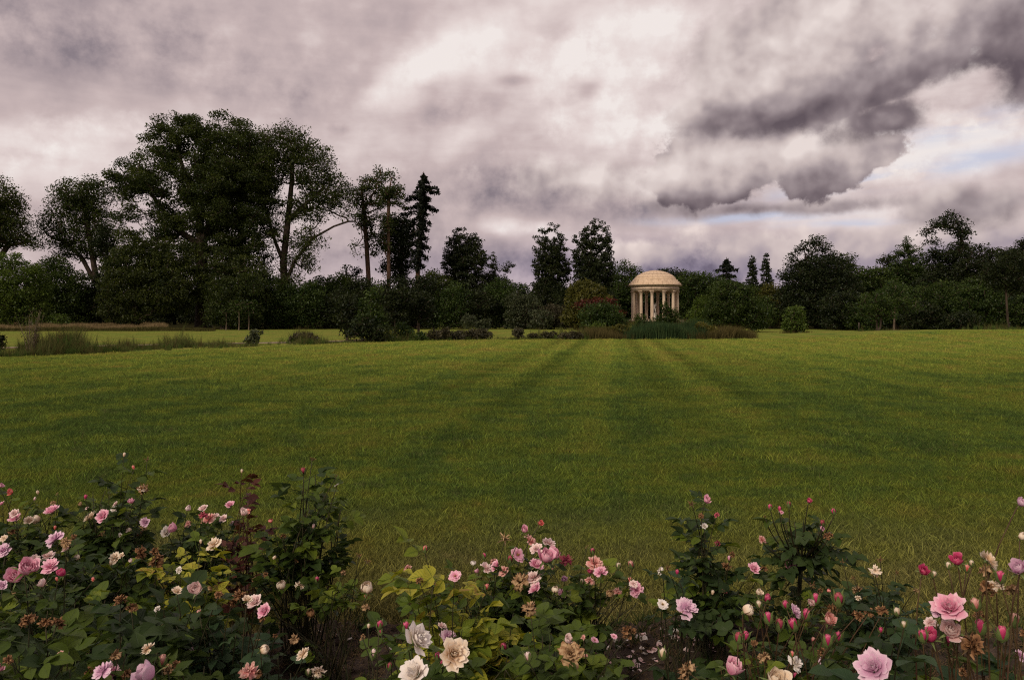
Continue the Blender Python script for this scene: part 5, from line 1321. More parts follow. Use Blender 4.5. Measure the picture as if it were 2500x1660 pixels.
def calyx_mesh(kind, dry):
    key = ('calyx', kind, dry)
    if key in CACHE: return CACHE[key]
    r = np.random.default_rng(900); mb = MB()
    s_ = .55 if kind in ('bud', 'ball') else .36
    mb.lathe([(.02, -.34 * s_), (.09 * s_ * 2, -.26 * s_), (.11 * s_ * 2, -.14 * s_), (.12 * s_ * 2, -.02), (.15 * s_ * 2 if kind == 'bud' else .09 * s_ * 2, .06)], 8)
    for i in range(5):
        a = i * 2 * np.pi / 5; up_ = kind == 'bud'
        L = (.86 if up_ else .42) * r.uniform(.85, 1.15); th = R(13 if up_ else 80); th1 = R(24 if up_ else 130)
        rr_, zz = (.185, -.03) if up_ else (.10 * s_ * 2 + .01, -.02)
        angs = [R(34), R(18), R(2), R(38)] if up_ else [th + (th1 - th) * q / 4 for q in range(4)]
        V = []
        for k in range(5):
            t = k / 4; w = (.20 if up_ else .085 * s_ * 2) * (1 - t) ** .8 * (1 if k else .8) + .003
            ca, sa = math.cos(a), math.sin(a)
            V += [(rr_ * .93 * ca - sa * w, rr_ * .93 * sa + ca * w, zz), (rr_ * 1.05 * ca, rr_ * 1.05 * sa, zz - .01), (rr_ * .93 * ca + sa * w, rr_ * .93 * sa - ca * w, zz)]
            if k < 4:
                h = angs[k] + (r.normal(0, .18) if k == 3 else 0); rr_ += math.sin(h) * L / 4; zz += math.cos(h) * L / 4
        mb.add(V, [[3 * k + q, 3 * k + q + 1, 3 * k + q + 4, 3 * k + q + 3] for k in range(4) for q in range(2)])
    CACHE[key] = mb.mesh('calyx', M['dry_sepal' if dry else 'sepal'], True); return CACHE[key]

RB = np.random.default_rng(42)
BARE = [(842, 1590, 62, 95), (1605, 1592, 135, 42), (735, 1548, 50, 34), (690, 1470, 40, 26), (1500, 1500, 40, 30), (930, 1490, 30, 34), (1560, 1530, 70, 26), (355, 1462, 34, 12)]
HEADS = []      # (column, row, radius, distance) of every flower: no leaf grows right in front of one
def in_gap(x, y, z):
    px, py = CX + x / y * F, HY - (z - EYE) / y * F
    for (a, e, q, d) in HEADS:
        if y < d + .04 and abs(px - a) < q and (px - a) ** 2 + (py - e) ** 2 < q * q: return True
    return any(((px - a) / c) ** 2 + ((py - e) / f) ** 2 < 1 for a, e, c, f in BARE)
LEAF_COUNT = 0
class Bush:
    def __init__(s, px, d, leaf, label, name='rose_bush', cane='cane', leaf_scale=1.0, spread=.12, thick=1.0, mix=None):
        s.x, s.d, s.leaf, s.mix = at(px, d), d, leaf, mix
        z = float(zg(s.x, d))
        s.root = empty(name, (s.x, d, z)); s.z = z
        tag(s.root, label, 'rose bush', 'rose bushes of the bed')
        s.cane, s.ls, s.spread, s.thick = cane, leaf_scale, spread, thick
        s.n_leaf = 0; s.first = {}
    def local(s, px, py, d):
        return np.array([at(px, d) - s.x, d - s.d, pz(py, d) - s.z])
    def put(s, name, me, loc, rot, sc):
        o = bpy.data.objects.new(name, me); COL.objects.link(o); o.parent = s.root
        o.location = loc; o.rotation_euler = rot; o.scale = (sc, sc, sc); return o
    def stem(s, tip, leaves=True, density=1.0, r0=.0042, start=.30, bow=None, leafmat=None, droop=.0):
        """A cane from the root to TIP with leaves along it."""
        global LEAF_COUNT
        b = np.array([RB.normal(0, s.spread * .35), RB.normal(0, s.spread * .35), -.04])
        tip = np.asarray(tip, float); L = np.linalg.norm(tip - b)
        side = np.array([RB.normal(0, .06), RB.normal(0, .06), 0]) * L
        h = tip - b; m1 = b + np.array([h[0] * .22, h[1] * .22, h[2] * .42]) + side; m2 = b + np.array([h[0] * .62, h[1] * .62, h[2] * .80]) + side * .7
        ts = np.linspace(0, 1, 9)[:, None]
        P = (1 - ts) ** 3 * b + 3 * (1 - ts) ** 2 * ts * m1 + 3 * (1 - ts) * ts ** 2 * m2 + ts ** 3 * tip
        rad = np.linspace(r0, r0 * .38, 9) * s.thick
        mb = MB(); mb.tube(P, rad, 5)
        for k in range(int(L * 14)):                       # thorns
            t = RB.uniform(.05, .8); i = int(t * 8); p = P[i] + (P[i + 1] - P[i]) * (t * 8 - i); a = RB.uniform(0, 6.28)
            o_ = np.array([math.cos(a), math.sin(a), -.2]); mb.add([p + o_ * .002 + [0, 0, .003], p + o_ * .002 - [0, 0, .003], p + o_ * .009], None, [[0, 1, 2]])
        mb.obj('cane', M[s.cane], s.root, True)
        if not leaves: return
        step = .046 / density; t = start + RB.uniform(0, .05); a = RB.uniform(0, 6.28)
        while t < .97 and s.n_leaf < 295:
            i = min(int(t * 8), 7); p = P[i] + (P[i + 1] - P[i]) * (t * 8 - i)
            a += 2.4 + RB.normal(0, .35)
            lm = leafmat or s.leaf
            if s.mix and RB.uniform() < s.mix[1]: lm = s.mix[0]
            elif lm in ('green', 'dark') and RB.uniform() < .10: lm = 'lime'
            el = RB.uniform(-.15, .55) + .25 * t - droop
            q = p + .075 * s.ls * np.array([-math.sin(a), math.cos(a), .2])
            q2 = p + .13 * s.ls * np.array([-math.sin(a), math.cos(a), .1])
            if any(in_gap(v[0] + s.x, v[1] + s.d, v[2] + s.z) for v in (q, p, q2)):
                t += step / L; continue
            s.put('leaf', LEAF[lm][RB.integers(0, 5)], p, Euler((el, RB.normal(0, .35), a)), s.ls * RB.uniform(.75, 1.25) * (1.05 - .25 * t))
            s.n_leaf += 1; LEAF_COUNT += 1
            t += step / L * RB.uniform(.7, 1.3)
    def tips(s, cx, cy, rx, ry, n, dd=0.0, depth=.22, density=1.0, leafmat=None, start=.30):
        for i in range(n):
            a = RB.uniform(0, 6.28); q = math.sqrt(RB.uniform())
            d = s.d + dd + RB.uniform(-depth, depth)
            t = s.local(cx + rx * q * math.cos(a), cy + ry * q * math.sin(a), d)
            t[2] = max(t[2] - .055 * s.ls, .08)
            s.stem(t, True, density, .0036, start, leafmat=leafmat)
    def bloom(s, px, py, size, kind, col, dd=None, face=None, leaves=True):
        d = s.d + (RB.uniform(-.26, -.02) if dd is None else dd)
        D = size * d / F
        P = s.local(px, py, d)
        # where the flower looks: mostly up and outwards, often towards the path
        if kind == 'bud': tilt, az = abs(RB.normal(0, .22)), RB.uniform(0, 6.28)
        elif kind in ('withered', 'spent'): tilt, az = RB.uniform(.1, 1.2), RB.uniform(0, 6.28)
        else: tilt, az = RB.uniform(.45, 1.05), -math.pi / 2 + RB.normal(0, .8)
        if face: tilt, az = face
        ax = np.array([math.sin(tilt) * math.cos(az), math.sin(tilt) * math.sin(az), math.cos(tilt)])
        rot = Vector((0, 0, 1)).rotation_difference(Vector(ax)).to_matrix() @ Matrix.Rotation(RB.uniform(0, 6.28), 3, 'Z')
        sc = D / {'full': .92, 'cup': .78, 'open': .95, 'ragged': .9, 'bud': .66, 'ball': .8, 'withered': .80, 'spent': .62}[kind]
        ctr = {'full': .18, 'cup': .3, 'open': .12, 'ragged': .12, 'bud': .32, 'ball': .42, 'withered': .08, 'spent': .12}[kind]
        base = P - ax * ctr * sc
        split = size >= 34 and kind in OUTER
        core, pet = bloom_meshes(kind, col, int(RB.integers(0, 3)), split)
        nm = {'bud': 'rose_bud', 'withered': 'withered_bloom', 'spent': 'spent_bloom'}.get(kind, 'rose_bloom')
        o = s.put(nm, core, base, rot.to_euler(), sc)
        o['label'] = {'pink': 'pink', 'pale': 'pale pink', 'lilac': 'lilac pink', 'cream': 'cream', 'white': 'white', 'magenta': 'magenta', 'coral': 'coral red', 'salmon': 'faded salmon', 'tan': 'tan withered', 'brown': 'brown withered', 'crimson': 'crimson faded'}[col] + ' ' + {'bud': 'rosebud between its sepals', 'ball': 'globe-shaped rose', 'withered': 'drooping petals of a dead rose', 'spent': 'dry head of a dead rose', 'open': 'wide open rose', 'full': 'full double rose', 'cup': 'cupped rose', 'ragged': 'ragged blown rose'}[kind]
        for x in pet:
            e = bpy.data.objects.new('petal', x); COL.objects.link(e); e.parent = o
        if size >= 12:
            e = bpy.data.objects.new('calyx', calyx_mesh(kind if kind in ('bud', 'ball') else 'x', col in ('brown', 'tan'))); COL.objects.link(e); e.parent = o
        if kind == 'open':
            key = 'stamens'
            if key not in CACHE:
                mb = MB(); r = np.random.default_rng(4)
                for i in range(26):
                    a, q = r.uniform(0, 6.28), r.uniform(.02, .12); mb.tube([(q * .5 * math.cos(a), q * .5 * math.sin(a), .04), (q * math.cos(a), q * math.sin(a), .17)], [.006, .012], 3)
                CACHE[key] = mb.mesh('stamens', M['stamen'])
            e = bpy.data.objects.new('stamens', CACHE[key]); COL.objects.link(e); e.parent = o
        s.stem(base - ax * .08 * sc, leaves, .85 if size > 20 else .7, .0034, .35)
b = {}
def bush(k, *a, **kw): b[k] = Bush(*a, **kw); return b[k]
bush('A', 60, 3.9, 'dark', 'low rose bush at the far left edge of the bed with small pink blooms', mix=('green', .35))
bush('B', 265, 3.85, 'green', 'rose bush with a tall leafy shoot rising above the cream and pink pair', leaf_scale=1.2, mix=('dark', .4))
bush('C', 480, 3.95, 'dark', 'low rose bush behind the yellow leaves with ragged pink and salmon blooms', mix=('green', .3))
bush('C2', 592, 3.8, 'red', 'thin rose shoot with dark red leaves left of the tall bush', cane='red_cane', spread=.04)
bush('D', 745, 3.65, 'green', 'tall upright green rose bush standing against the lawn left of centre', leaf_scale=1.3, mix=('dark', .35), thick=1.3)
bush('D2', 815, 3.4, 'lime', 'low rose bush with lime leaves at the right foot of the tall bush', mix=('green', .45))
bush('E', 470, 3.1, 'yellow', 'rose bush with bright yellow leaves left of the tall bush', mix=('lime', .35))
bush('E2', 330, 3.2, 'dark', 'dark leafy rose bush with few blooms in the left middle of the bed')
bush('E3', 160, 3.1, 'dark', 'dark rose bush with ruffled mauve and pale blooms at the left', mix=('green', .3))
bush('F', 90, 2.55, 'green', 'rose bush at the left edge with two big overlapping pink blooms', mix=('dark', .4), leaf_scale=1.05)
bush('H', 395, 2.45, 'dark', 'rose bush with large dark leaves under brown and orange dead heads', leaf_scale=1.25)
bush('G', 70, 1.9, 'green', 'rose bush in the bottom left corner with three brown dead heads', leaf_scale=1.15, mix=('dark', .3))
bush('I', 320, 2.05, 'green', 'rose bush at the bottom left with lilac blooms cut by the picture edge', leaf_scale=1.05, mix=('dark', .5))
bush('J', 590, 2.45, 'blue', 'grey-green rose bush left of the bare soil with pale pink blooms', leaf_scale=.9, mix=('dark', .25))
bush('K', 1110, 2.85, 'yellow', 'rose bush with large yellow-green veined leaves at the centre of the bed', leaf_scale=1.3, mix=('lime', .5))
bush('K2', 1190, 3.3, 'green', 'rose bush with a dense cluster of pink blooms behind the yellow leaves', mix=('dark', .4))
bush('L', 1030, 2.15, 'green', 'rose bush with large white roses and dark buds at the bottom centre', leaf_scale=.95)
bush('M', 1400, 3.35, 'green', 'rose bush right of the pink cluster with blown salmon and pink roses', mix=('lime', .2))
bush('N', 1370, 2.5, 'green', 'leafy rose bush with tan dead blooms in front of the fallen petals', leaf_scale=1.15, mix=('lime', .3))
bush('V', 1650, 3.35, 'dark', 'low rose bush with a ragged mauve bloom beside the fallen petals', mix=('blue', .3))
bush('O', 1735, 3.7, 'dark', 'tall dark rose bush topped by a single pink bloom right of centre', leaf_scale=1.25, mix=('green', .2), thick=1.2)
bush('P', 1945, 3.85, 'dark', 'rose bush on one thick bare stem with small red buds above its leaves', mix=('green', .2), thick=1.2, spread=.03)
bush('Q', 2150, 3.35, 'blue', 'low grey-green rose bush with dangling tan dead blooms', mix=('dark', .5))
bush('R', 1900, 2.35, 'green', 'rose bush crowded with magenta buds right of the fallen petals', cane='red_cane', mix=('dark', .5))
bush('T', 2160, 1.95, 'blue', 'rose bush with large smooth grey-green leaves and one big lilac bloom at the bottom right', leaf_scale=1.35, mix=('dark', .4))
bush('U', 2400, 2.0, 'green', 'rose bush in the bottom right corner with big pink blooms and many buds', cane='red_cane', leaf_scale=1.15, mix=('blue', .4))
ROSES = {
 'A': [(25, 1200, 17, 'cup', 'coral'), (2, 1184, 14, 'cup', 'pink'), (4, 1229, 14, 'full', 'pink'), (36, 1264, 31, 'full', 'pink'), (35, 1253, 22, 'full', 'pale'), (126, 1245, 35, 'full', 'pink'), (70, 1270, 22, 'full', 'cream'), (87, 1267, 20, 'ball', 'cream'),
       (130, 1228, 14, 'withered', 'tan'), (134, 1288, 9, 'bud', 'coral'), (92, 1202, 9, 'bud', 'cream'), (140, 1205, 9, 'spent', 'tan'), (30, 1298, 18, 'withered', 'brown'), (85, 1218, 8, 'bud', 'pale')],
 'B': [(219, 1262, 36, 'full', 'cream'), (250, 1259, 34, 'full', 'pink'), (282, 1230, 17, 'full', 'pale'), (279, 1243, 15, 'ragged', 'white'), (320, 1222, 17, 'cup', 'pink'), (350, 1195, 28, 'withered', 'tan'), (347, 1192, 20, 'open', 'cream'), (354, 1274, 24, 'full', 'lilac'), (350, 1288, 18, 'withered', 'tan'), (314, 1294, 14, 'ball', 'cream'),
       (357, 1121, 12, 'spent', 'brown'), (303, 1110, 9, 'bud', 'cream'), (326, 1141, 9, 'bud', 'coral'), (294, 1306, 13, 'open', 'white'), (209, 1213, 10, 'bud', 'magenta'), (340, 1303, 14, 'withered', 'brown'), (250, 1302, 12, 'spent', 'brown'), (212, 1240, 9, 'ragged', 'pale'), (195, 1230, 10, 'ball', 'tan')],
 'C': [(421, 1287, 28, 'cup', 'pink'), (405, 1298, 28, 'full', 'white'), (460, 1240, 13, 'ball', 'pale'), (496, 1240, 23, 'full', 'pale'), (509, 1266, 32, 'ragged', 'salmon'), (527, 1260, 18, 'full', 'pale'), (546, 1265, 20, 'full', 'pale'), (459, 1278, 17, 'withered', 'salmon'), (561, 1231, 22, 'full', 'pink'), (497, 1258, 22, 'withered', 'crimson'), (568, 1277, 10, 'ball', 'pale')],
 'C2': [(596, 1250, 24, 'cup', 'pale'), (604, 1247, 14, 'ragged', 'coral'), (590, 1150, 8, 'bud', 'cream'), (615, 1163, 8, 'bud', 'cream'), (632, 1304, 15, 'withered', 'brown')],
 'D': [(821, 1184, 13, 'open', 'white'), (661, 1271, 10, 'ball', 'coral'), (692, 1309, 15, 'withered', 'brown'), (764, 1120, 13, 'spent', 'brown'), (740, 1150, 15, 'bud', 'crimson'), (820, 1163, 10, 'spent', 'brown'), (765, 1284, 10, 'bud', 'pale'), (687, 1427, 21, 'ball', 'cream'), (732, 1429, 25, 'withered', 'cream'), (648, 1402, 13, 'withered', 'brown'), (670, 1360, 9, 'ball', 'cream'), (622, 1415, 16, 'withered', 'tan'), (774, 1414, 12, 'bud', 'magenta'), (722, 1368, 12, 'spent', 'brown')],
 'D2': [(895, 1434, 28, 'ball', 'cream'), (893, 1456, 9, 'bud', 'coral'), (893, 1482, 20, 'withered', 'tan'), (877, 1355, 13, 'spent', 'brown'), (898, 1370, 14, 'spent', 'brown'), (758, 1496, 20, 'ball', 'brown'), (838, 1397, 14, 'withered', 'tan'), (885, 1560, 14, 'withered', 'tan')],
 'E': [(523, 1328, 34, 'ragged', 'cream'), (490, 1322, 9, 'bud', 'cream'), (437, 1391, 16, 'ragged', 'white'), (384, 1368, 40, 'withered', 'brown'), (343, 1350, 34, 'withered', 'brown'), (378, 1345, 22, 'withered', 'brown'), (512, 1437, 15, 'withered', 'tan')],
 'E2': [(280, 1362, 28, 'ragged', 'cream'), (297, 1355, 16, 'full', 'cream'), (186, 1360, 15, 'ball', 'cream'), (271, 1374, 10, 'bud', 'cream'), (318, 1368, 9, 'ball', 'pale'), (180, 1310, 15, 'withered', 'brown')],
 'E3': [(134, 1316, 42, 'ragged', 'lilac'), (160, 1324, 27, 'withered', 'tan'), (162, 1338, 28, 'full', 'pale'), (9, 1343, 38, 'ragged', 'lilac'), (116, 1355, 30, 'full', 'pale'), (86, 1366, 26, 'ragged', 'pale'), (10, 1314, 18, 'ragged', 'cream'), (228, 1415, 10, 'withered', 'tan')],
 'F': [(66, 1384, 54, 'cup', 'pink'), (38, 1404, 48, 'cup', 'pink'), (123, 1382, 42, 'ragged', 'pink'), (150, 1397, 26, 'cup', 'magenta'), (102, 1423, 26, 'cup', 'pale'), (4, 1428, 26, 'full', 'lilac'), (139, 1413, 9, 'bud', 'coral'), (33, 1446, 10, 'withered', 'tan'), (227, 1414, 9, 'bud', 'coral')],
 'H': [(477, 1436, 40, 'cup', 'pale'), (432, 1441, 24, 'full', 'cream'), (293, 1465, 32, 'withered', 'brown'), (322, 1482, 28, 'withered', 'brown'), (384, 1486, 14, 'ragged', 'white'), (396, 1525, 14, 'ball', 'tan'), (534, 1452, 22, 'withered', 'brown')],
 'G': [(68, 1514, 38, 'withered', 'brown'), (111, 1520, 32, 'withered', 'brown'), (142, 1520, 34, 'withered', 'brown'), (20, 1610, 24, 'withered', 'brown'), (0, 1630, 22, 'cup', 'pink'), (150, 1596, 16, 'ragged', 'salmon')],
 'I': [(250, 1636, 44, 'ragged', 'lilac'), (272, 1640, 36, 'ragged', 'pink'), (352, 1640, 64, 'cup', 'lilac'), (284, 1600, 32, 'withered', 'tan'), (216, 1636, 22, 'withered', 'brown'), (310, 1645, 28, 'withered', 'brown'), (396, 1611, 24, 'bud', 'salmon'), (410, 1632, 26, 'withered', 'tan'), (430, 1620, 20, 'withered', 'brown'), (359, 1582, 32, 'ragged', 'cream'), (183, 1596, 8, 'ball', 'tan')],
 'J': [(621, 1468, 40, 'full', 'pale'), (604, 1462, 24, 'full', 'cream'), (645, 1490, 36, 'full', 'pink'), (585, 1453, 32, 'withered', 'brown'), (566, 1473, 26, 'withered', 'brown'), (607, 1640, 44, 'withered', 'salmon'), (630, 1645, 24, 'withered', 'brown'), (646, 1584, 22, 'ball', 'cream'), (719, 1560, 26, 'withered', 'tan'), (739, 1596, 34, 'ragged', 'cream'), (777, 1641, 36, 'withered', 'cream'), (753, 1640, 14, 'bud', 'cream'), (486, 1495, 13, 'bud', 'salmon'), (532, 1627, 14, 'bud', 'cream'), (628, 1564, 14, 'withered', 'tan'), (672, 1552, 14, 'withered', 'brown'), (640, 1510, 18, 'withered', 'brown'), (470, 1586, 12, 'ragged', 'lilac')],
 'K': [(1111, 1405, 31, 'open', 'pink'), (995, 1386, 20, 'withered', 'salmon'), (1038, 1340, 14, 'bud', 'coral'), (1095, 1553, 38, 'ragged', 'lilac'), (1080, 1528, 22, 'ragged', 'pale'), (1229, 1580, 21, 'bud', 'magenta'), (1188, 1433, 14, 'bud', 'coral'), (1024, 1417, 20, 'withered', 'brown'), (1060, 1426, 11, 'spent', 'brown')],
 'K2': [(1281, 1292, 22, 'cup', 'pink'), (1320, 1276, 17, 'cup', 'coral'), (1294, 1320, 33, 'ragged', 'salmon'), (1265, 1353, 38, 'open', 'pink'), (1309, 1340, 28, 'ragged', 'pale'), (1340, 1326, 32, 'ragged', 'pale'), (1336, 1356, 46, 'cup', 'pink'), (1354, 1352, 34, 'cup', 'pink'), (1310, 1377, 34, 'full', 'pink'), (1382, 1366, 32, 'withered', 'crimson'), (1270, 1421, 44, 'withered', 'tan'), (1302, 1410, 42, 'ragged', 'pale'), (1306, 1436, 34, 'full', 'pink'), (1232, 1312, 28, 'spent', 'tan'), (1164, 1393, 14, 'cup', 'pink'), (1182, 1357, 12, 'bud', 'magenta'), (1156, 1374, 12, 'ball', 'white'), (1186, 1386, 30, 'ragged', 'pale'), (1205, 1372, 20, 'withered', 'salmon'), (1210, 1380, 28, 'full', 'pink'), (1230, 1393, 26, 'ragged', 'salmon'), (1245, 1365, 16, 'bud', 'crimson')],
 'L': [(1021, 1559, 80, 'full', 'white'), (1109, 1595, 74, 'full', 'cream'), (1011, 1642, 76, 'full', 'white'), (927, 1525, 18, 'bud', 'magenta'), (991, 1530, 21, 'bud', 'magenta'), (928, 1543, 12, 'bud', 'crimson'), (911, 1596, 20, 'bud', 'pale'), (1068, 1602, 18, 'bud', 'magenta'), (1081, 1620, 18, 'bud', 'magenta'), (951, 1626, 15, 'bud', 'crimson'), (1014, 1636, 18, 'bud', 'magenta'), (1000, 1640, 13, 'bud', 'cream'), (1015, 1655, 18, 'bud', 'magenta'), (886, 1553, 14, 'withered', 'tan'), (958, 1578, 16, 'open', 'white'), (900, 1528, 10, 'bud', 'sepal')],
 'M': [(1452, 1374, 36, 'ragged', 'salmon'), (1466, 1396, 32, 'ragged', 'pink'), (1475, 1388, 22, 'withered', 'tan'), (1441, 1394, 17, 'cup', 'magenta'), (1439, 1418, 24, 'withered', 'salmon'), (1447, 1345, 12, 'bud', 'magenta'), (1377, 1413, 18, 'cup', 'lilac'), (1374, 1447, 28, 'open', 'pink'), (1356, 1438, 17, 'ball', 'cream'), (1538, 1417, 14, 'bud', 'coral'), (1554, 1440, 34, 'ragged', 'pink'), (1508, 1444, 22, 'withered', 'salmon'), (1546, 1425, 20, 'ragged', 'pale'), (1541, 1378, 17, 'bud', 'salmon'), (1510, 1381, 13, 'bud', 'cream'), (1350, 1388, 12, 'bud', 'salmon'), (1432, 1335, 10, 'spent', 'tan'), (1490, 1448, 18, 'ball', 'tan'), (1420, 1420, 12, 'bud', 'cream')],
 'N': [(1394, 1596, 56, 'ragged', 'tan'), (1293, 1486, 40, 'withered', 'tan'), (1289, 1603, 20, 'bud', 'pale'), (1387, 1561, 26, 'cup', 'pale'), (1452, 1561, 20, 'open', 'pink'), (1499, 1552, 18, 'open', 'pink'), (1424, 1556, 12, 'withered', 'salmon'), (1535, 1542, 34, 'withered', 'brown'), (1430, 1600, 10, 'withered', 'salmon'), (1618, 1595, 22, 'bud', 'cream')],
 'V': [(1677, 1483, 48, 'ragged', 'lilac'), (1666, 1490, 30, 'ragged', 'pale'), (1618, 1474, 29, 'open', 'white'), (1613, 1393, 20, 'withered', 'white'), (1653, 1396, 11, 'bud', 'magenta'), (1630, 1385, 13, 'spent', 'brown')],
 'O': [(1726, 1220, 22, 'cup', 'pink'), (1720, 1284, 17, 'ragged', 'white'), (1688, 1229, 15, 'spent', 'brown'), (1712, 1259, 15, 'withered', 'brown'), (1750, 1256, 12, 'ragged', 'crimson'), (1774, 1383, 24, 'withered', 'brown'), (1752, 1325, 16, 'withered', 'crimson'), (1788, 1354, 17, 'withered', 'brown'), (1841, 1386, 30, 'full', 'pink'), (1765, 1443, 23, 'ragged', 'coral'), (1780, 1362, 10, 'bud', 'pink'), (1740, 1446, 10, 'bud', 'cream'), (1866, 1388, 18, 'withered', 'brown')],
 'P': [(1880, 1238, 12, 'bud', 'magenta'), (1903, 1242, 11, 'bud', 'magenta'), (1926, 1231, 12, 'bud', 'crimson'), (1976, 1222, 16, 'cup', 'magenta'), (2035, 1249, 13, 'bud', 'magenta'), (2008, 1276, 13, 'bud', 'crimson'), (2008, 1290, 12, 'ragged', 'pink'), (1861, 1316, 20, 'ragged', 'salmon'), (1974, 1305, 18, 'withered', 'brown'), (2022, 1308, 24, 'withered', 'brown'), (1868, 1262, 9, 'spent', 'brown'), (1929, 1380, 30, 'cup', 'pink'), (1908, 1250, 10, 'ragged', 'pink')],
 'Q': [(2136, 1393, 28, 'withered', 'cream'), (2134, 1402, 20, 'ragged', 'tan'), (2093, 1440, 26, 'withered', 'tan'), (2095, 1460, 16, 'withered', 'cream'), (2056, 1370, 11, 'spent', 'brown'), (2148, 1365, 13, 'spent', 'brown'), (2190, 1398, 12, 'spent', 'brown'), (2083, 1411, 12, 'spent', 'brown'), (2237, 1441, 13, 'spent', 'tan'), (2024, 1441, 9, 'ball', 'coral'), (1984, 1428, 20, 'spent', 'brown'), (2002, 1442, 14, 'withered', 'brown')],
 'R': [(1873, 1461, 21, 'bud', 'magenta'), (1918, 1476, 18, 'bud', 'magenta'), (1991, 1461, 22, 'bud', 'magenta'), (2047, 1463, 28, 'bud', 'crimson'), (1875, 1508, 24, 'bud', 'magenta'), (1902, 1525, 24, 'bud', 'crimson'), (1937, 1524, 26, 'bud', 'magenta'), (1969, 1500, 24, 'bud', 'magenta'), (2020, 1563, 25, 'bud', 'magenta'), (2047, 1554, 20, 'bud', 'magenta'), (1803, 1556, 22, 'bud', 'crimson'), (1818, 1553, 22, 'bud', 'magenta'), (1942, 1492, 34, 'full', 'lilac'), (2026, 1510, 36, 'cup', 'salmon'), (1828, 1488, 27, 'ball', 'cream'), (1853, 1444, 20, 'cup', 'cream'), (1980, 1470, 20, 'cup', 'pale'), (1793, 1627, 52, 'cup', 'pink'), (1896, 1655, 60, 'cup', 'cream'), (1943, 1618, 36, 'ragged', 'white'), (2002, 1630, 38, 'bud', 'lilac'), (1865, 1604, 32, 'withered', 'tan'), (1678, 1638, 50, 'withered', 'tan'), (2096, 1502, 30, 'withered', 'brown'), (2122, 1495, 28, 'withered', 'brown'), (2153, 1490, 30, 'withered', 'brown'), (2030, 1485, 26, 'withered', 'brown'), (2150, 1538, 13, 'bud', 'magenta'), (1940, 1650, 16, 'bud', 'magenta'), (1934, 1596, 12, 'bud', 'coral'), (1840, 1570, 18, 'withered', 'brown'), (2004, 1590, 22, 'withered', 'brown'), (1853, 1475, 16, 'bud', 'cream'), (1985, 1560, 10, 'bud', 'salmon')],
 'T': [(2132, 1628, 86, 'full', 'lilac'), (2190, 1493, 18, 'bud', 'cream'), (2206, 1524, 14, 'bud', 'cream')],
 'U': [(2317, 1480, 76, 'full', 'pink'), (2295, 1495, 40, 'ragged', 'lilac'), (2323, 1536, 56, 'cup', 'pale'), (2272, 1518, 28, 'ragged', 'pale'), (2270, 1550, 44, 'cup', 'magenta'), (2252, 1552, 24, 'bud', 'magenta'), (2256, 1392, 30, 'cup', 'magenta'), (2336, 1365, 36, 'cup', 'magenta'), (2360, 1387, 16, 'bud', 'coral'), (2315, 1380, 14, 'bud', 'cream'), (2372, 1375, 13, 'bud', 'cream'), (2414, 1366, 46, 'ragged', 'cream'), (2406, 1392, 34, 'withered', 'tan'), (2484, 1383, 46, 'cup', 'lilac'), (2443, 1408, 24, 'bud', 'magenta'), (2432, 1428, 34, 'withered', 'cream'), (2470, 1440, 32, 'withered', 'tan'), (2316, 1566, 24, 'bud', 'magenta'), (2393, 1530, 30, 'bud', 'magenta'), (2381, 1474, 25, 'bud', 'salmon'), (2446, 1546, 30, 'bud', 'magenta'), (2477, 1513, 27, 'bud', 'salmon'), (2371, 1575, 58, 'withered', 'brown'), (2410, 1440, 40, 'withered', 'brown'), (2390, 1500, 26, 'withered', 'brown'), (2495, 1226, 26, 'cup', 'lilac'), (2497, 1308, 18, 'ball', 'cream'), (2492, 1600, 30, 'ragged', 'lilac'), (2350, 1640, 26, 'withered', 'brown'), (2280, 1402, 14, 'bud', 'cream'), (2500, 1545, 22, 'withered', 'brown')],
}
RH = np.random.default_rng(17)
DEPTH = {}
for k, L_ in ROSES.items():
    for i, (px, py, sz, kind, col) in enumerate(L_):
        DEPTH[k, i] = RH.uniform(-.30, -.04) - (.08 if sz > 40 else 0)
        HEADS.append((px, py, sz * .5 + 5, b[k].d + DEPTH[k, i]))
